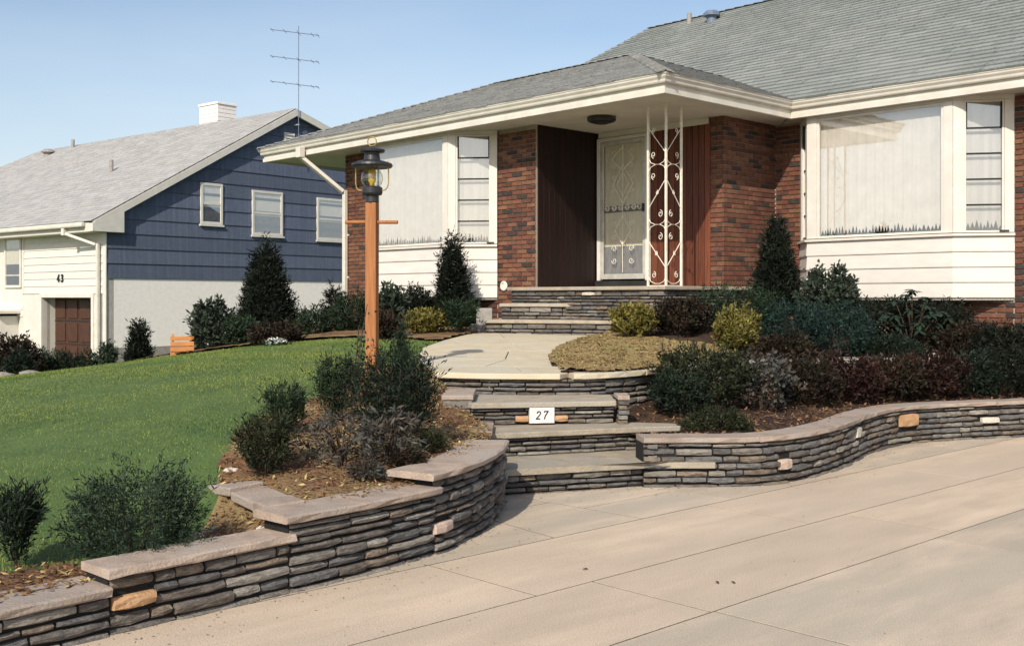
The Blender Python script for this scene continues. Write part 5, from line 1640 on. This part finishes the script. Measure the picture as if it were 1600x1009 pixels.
def in_up(xp, Y):
    X = (xp - 800) / 1700 * Y
    return X, Y, ground_at(X, Y, 'U')
rock('whitish block stone lying under the rhododendron right side', *in_up(1460, 12.45), .08, M['stone_pale'])
rock('upright pale stone leaning by the brick right of the rhododendron', *in_up(1490, 12.5), .10, M['rock'])
rock('pale stone half hidden at the left foot of the rhododendron', *in_up(1398, 12.4), .10, M['rock'])
# orange crate by the neighbour shrubs
cX, cY, cZ = on_lawn(284, 15.4)
ck = empty('wooden_crate', (cX, cY, cZ - .05), R(20))
tag(ck, 'broken orange wooden crate on the lawn crest left of the grey-green shrub', 'crate')
for k in range(4):
    MB().box(-.16, .16, -.13, -.115, .02 + k * .075, .08 + k * .075).build('slat', M['crate'], ck, bevel=.003)
    MB().box(.115, .13, -.11, .12, .02 + k * .06, .065 + k * .06).build('slat', M['crate'], ck, bevel=.003)
for x in (-.14, .10):
    MB().box(x, x + .03, -.114, -.09, 0, .34 if x < 0 else .26).build('corner_post', M['crate'], ck, bevel=.003)
# white flowers at the lawn edge
fX, fY, fZ = on_lawn(432, 13.9)
fl = empty('white_flowers', (fX, fY, fZ))
tag(fl, 'low patch of white flowers at the lawn edge right of the tall pyramid', 'flowers')
rng = np.random.default_rng(9)
q = leaf_cloud(rng, 70, .13, .05, PROF['spread'], .03, .022, .7, 5, .03, base=.02)
np_mesh('petals', q, 4, M['flower_white'], fl)
q = leaf_cloud(rng, 120, .16, .05, PROF['spread'], .04, .012, .6, 5, .04, base=.0)
np_mesh('foliage', q, 4, L['green'], fl)
# fallen leaves on the drive
for (xp, yp, lab) in ((914, 890, 'dry brown leaf on the drive below the wide pale slab seam'), (1121, 911, 'curled twig-like leaf lying on the drive near the lower joint'), (1146, 911, 'dark dry leaf on the drive right of the curled one')):
    X, Y = at(xp, yp, 0.0)
    rnd = random.Random(xp)
    a = rnd.random() * 3
    mb = MB().add([(-.015, 0, .003), (-.004, .008, .007), (.010, .006, .009), (.018, 0, .004), (.008, -.008, .008), (-.004, -.007, .006)], [(0, 1, 2, 3, 4, 5), (5, 4, 3, 2, 1, 0)])
    o = mb.build('dry_leaf', M['bark'])
    o.location = (X, Y, .001)
    o.rotation_euler = (0, 0, a)
    tag(o, lab, 'leaf')

# ------------------------------------------------------------------ grass blades, mulch chips
def grass(n, poly, zf, hmin, hmax, wid, name, mat, cond=None, near=True):
    xs = [p[0] for p in poly]; ys = [p[1] for p in poly]
    rng = np.random.default_rng(12)
    X = rng.uniform(min(xs), max(xs), n * 4); Y = rng.uniform(min(ys), max(ys), n * 4)
    k = inpoly(X, Y, poly)
    if cond is not None: k &= cond(X, Y)
    X, Y = X[k][:n], Y[k][:n]
    # clumping: pull density with a slow wave
    Z = zf(X, Y) if len(X) < 60000 else np.concatenate([zf(a, b) for a, b in zip(np.array_split(X, 12), np.array_split(Y, 12))])
    m = len(X)
    a = rng.random(m) * 6.283
    clump = .75 + .25 * np.sin(X * 2.3 + np.sin(Y * 1.7)) * np.sin(Y * 2.9)
    h = rng.uniform(hmin, hmax, m) * clump
    d = np.stack([np.cos(a), np.sin(a), np.zeros(m)], -1)
    s_ = wid * (1 + .12 * Y)
    b = np.stack([X, Y, Z - .004], -1)
    lean = np.stack([rng.normal(0, .35, m), rng.normal(0, .35, m), np.ones(m)], -1) * h[:, None]
    q = np.stack([b - d * s_[:, None], b + d * s_[:, None], b + lean], 1)
    return np_mesh(name, q, 3, mat, None, 'stuff')
vis = [(-3.6, 3.2), (-1.9, 4.7), (-1.5, 6.0), (-1.5, 9.7), (-.75, 10.1), (-.93, 11.5), (-.98, 12.5), (-.82, 13.7), (-.6, 15.0), (-3, 17), (-5.5, 21), (-12, 26), (-12, 14), (-7, 8)]
def not_bed(X, Y):
    jx, jy = X + .05 * np.sin(Y * 23), Y + .05 * np.sin(X * 21)
    return ~inpoly(jx, jy, BED_L) & ~inpoly(jx, jy, BED_B)
o = grass(330000, vis, lawn_z, .012, .026, .0019, 'grass', M['grass'], not_bed)
tag(o, 'mown green lawn grass sloping up from the left stone wall', 'grass')

def chips(n, poly, zf, size, name, mat, seed, cond=None):
    xs = [p[0] for p in poly]; ys = [p[1] for p in poly]
    rng = np.random.default_rng(seed)
    X = rng.uniform(min(xs), max(xs), n * 3); Y = rng.uniform(min(ys), max(ys), n * 3)
    k = inpoly(X, Y, poly)
    if cond is not None: k &= cond(X, Y)
    X, Y = X[k][:n], Y[k][:n]
    m = len(X)
    c = np.stack([X, Y, zf(X, Y) + .010 + rng.random(m) * .015], -1)
    d = unit(np.stack([rng.normal(size=m), rng.normal(size=m), rng.normal(size=m) * .35], -1))
    w = unit(np.cross(d, np.stack([rng.normal(size=m) * .4, rng.normal(size=m) * .4, np.ones(m)], -1)))
    l_ = size * rng.uniform(.5, 1.5, m)[:, None]
    ww = size * .4 * rng.uniform(.4, 1.2, m)[:, None]
    q = np.stack([c - d * l_ - w * ww * .6, c - d * l_ * .2 + w * ww, c + d * l_, c + d * l_ * .3 - w * ww], 1)
    o = np_mesh(name, q, 4, mat, None, 'stuff')
    return o
tag(chips(9000, BED_L, bed_lz, .016, 'mulch', M['chip'], 1), 'brown bark mulch scattered in the left planting bed', 'mulch')
tag(chips(2500, BED_L, bed_lz, .020, 'straw', M['straw'], 2), 'pale straw bits scattered in the left planting bed', 'straw')
tag(chips(5000, MOUND, up_z, .014, 'leaf_litter', M['straw'], 3), 'pale dry leaf litter on the mound right of the front walk', 'leaf litter')
tag(chips(7000, MOUND, up_z, .016, 'mulch', M['chip'], 5), 'brown bark bits mixed into the dry mound right of the front walk', 'mulch')
tag(chips(5000, low_poly, low_z, .02, 'mulch', M['chip'], 4), 'brown leaf litter in the lower bed behind the right wall', 'leaf litter')

def along(P, n, d0, d1, seed):
    rng = np.random.default_rng(seed)
    Ls = path_len(P)
    out = []
    for _ in range(n):
        p, e = path_at(P, Ls, rng.random() * Ls[-1])
        d = d0 + (d1 - d0) * rng.random() ** 3
        out.append((p.x + e.y * d, p.y - e.x * d))
    return np.array(out)
def litter(pts, size, name, mat, seed, z=.002):
    rng = np.random.default_rng(seed)
    m = len(pts)
    c = np.concatenate([pts, np.full((m, 1), z) + rng.random((m, 1)) * .003], 1)
    d = unit(np.stack([rng.normal(size=m), rng.normal(size=m), rng.normal(size=m) * .2], -1))
    w = unit(np.cross(d, np.array([0, 0, 1.0])))
    l_ = size * rng.uniform(.3, 1.6, m)[:, None]
    q = np.stack([c - d * l_, c + w * l_ * .5, c + d * l_, c - w * l_ * .4], 1)
    return np_mesh(name, q, 4, mat, None, 'stuff')
tag(litter(np.concatenate([along(PL, 700, .0, .35, 1), along(R1[:2], 200, .0, .4, 2), along(PR, 800, .0, .4, 3)]), .006, 'grit', M['grit'], 6), 'fine brown grit and leaf bits gathered along the foot of the stone walls', 'grit')
rng = np.random.default_rng(44)
pts = np.stack([rng.uniform(-1.5, 5.5, 500), rng.uniform(4.2, 10, 500)], -1)
pts = pts[(pts @ np.array([.687, -.727])) > -4.4]
tag(litter(pts, .0045, 'specks', M['grit'], 7), 'tiny dark specks of litter scattered over the concrete drive', 'litter')
o = grass(7000, vis, lawn_z, .025, .048, .0020, 'tall_grass', M['grass_tall'], not_bed)
tag(o, 'scattered taller yellowish blades standing out of the mown lawn', 'grass')
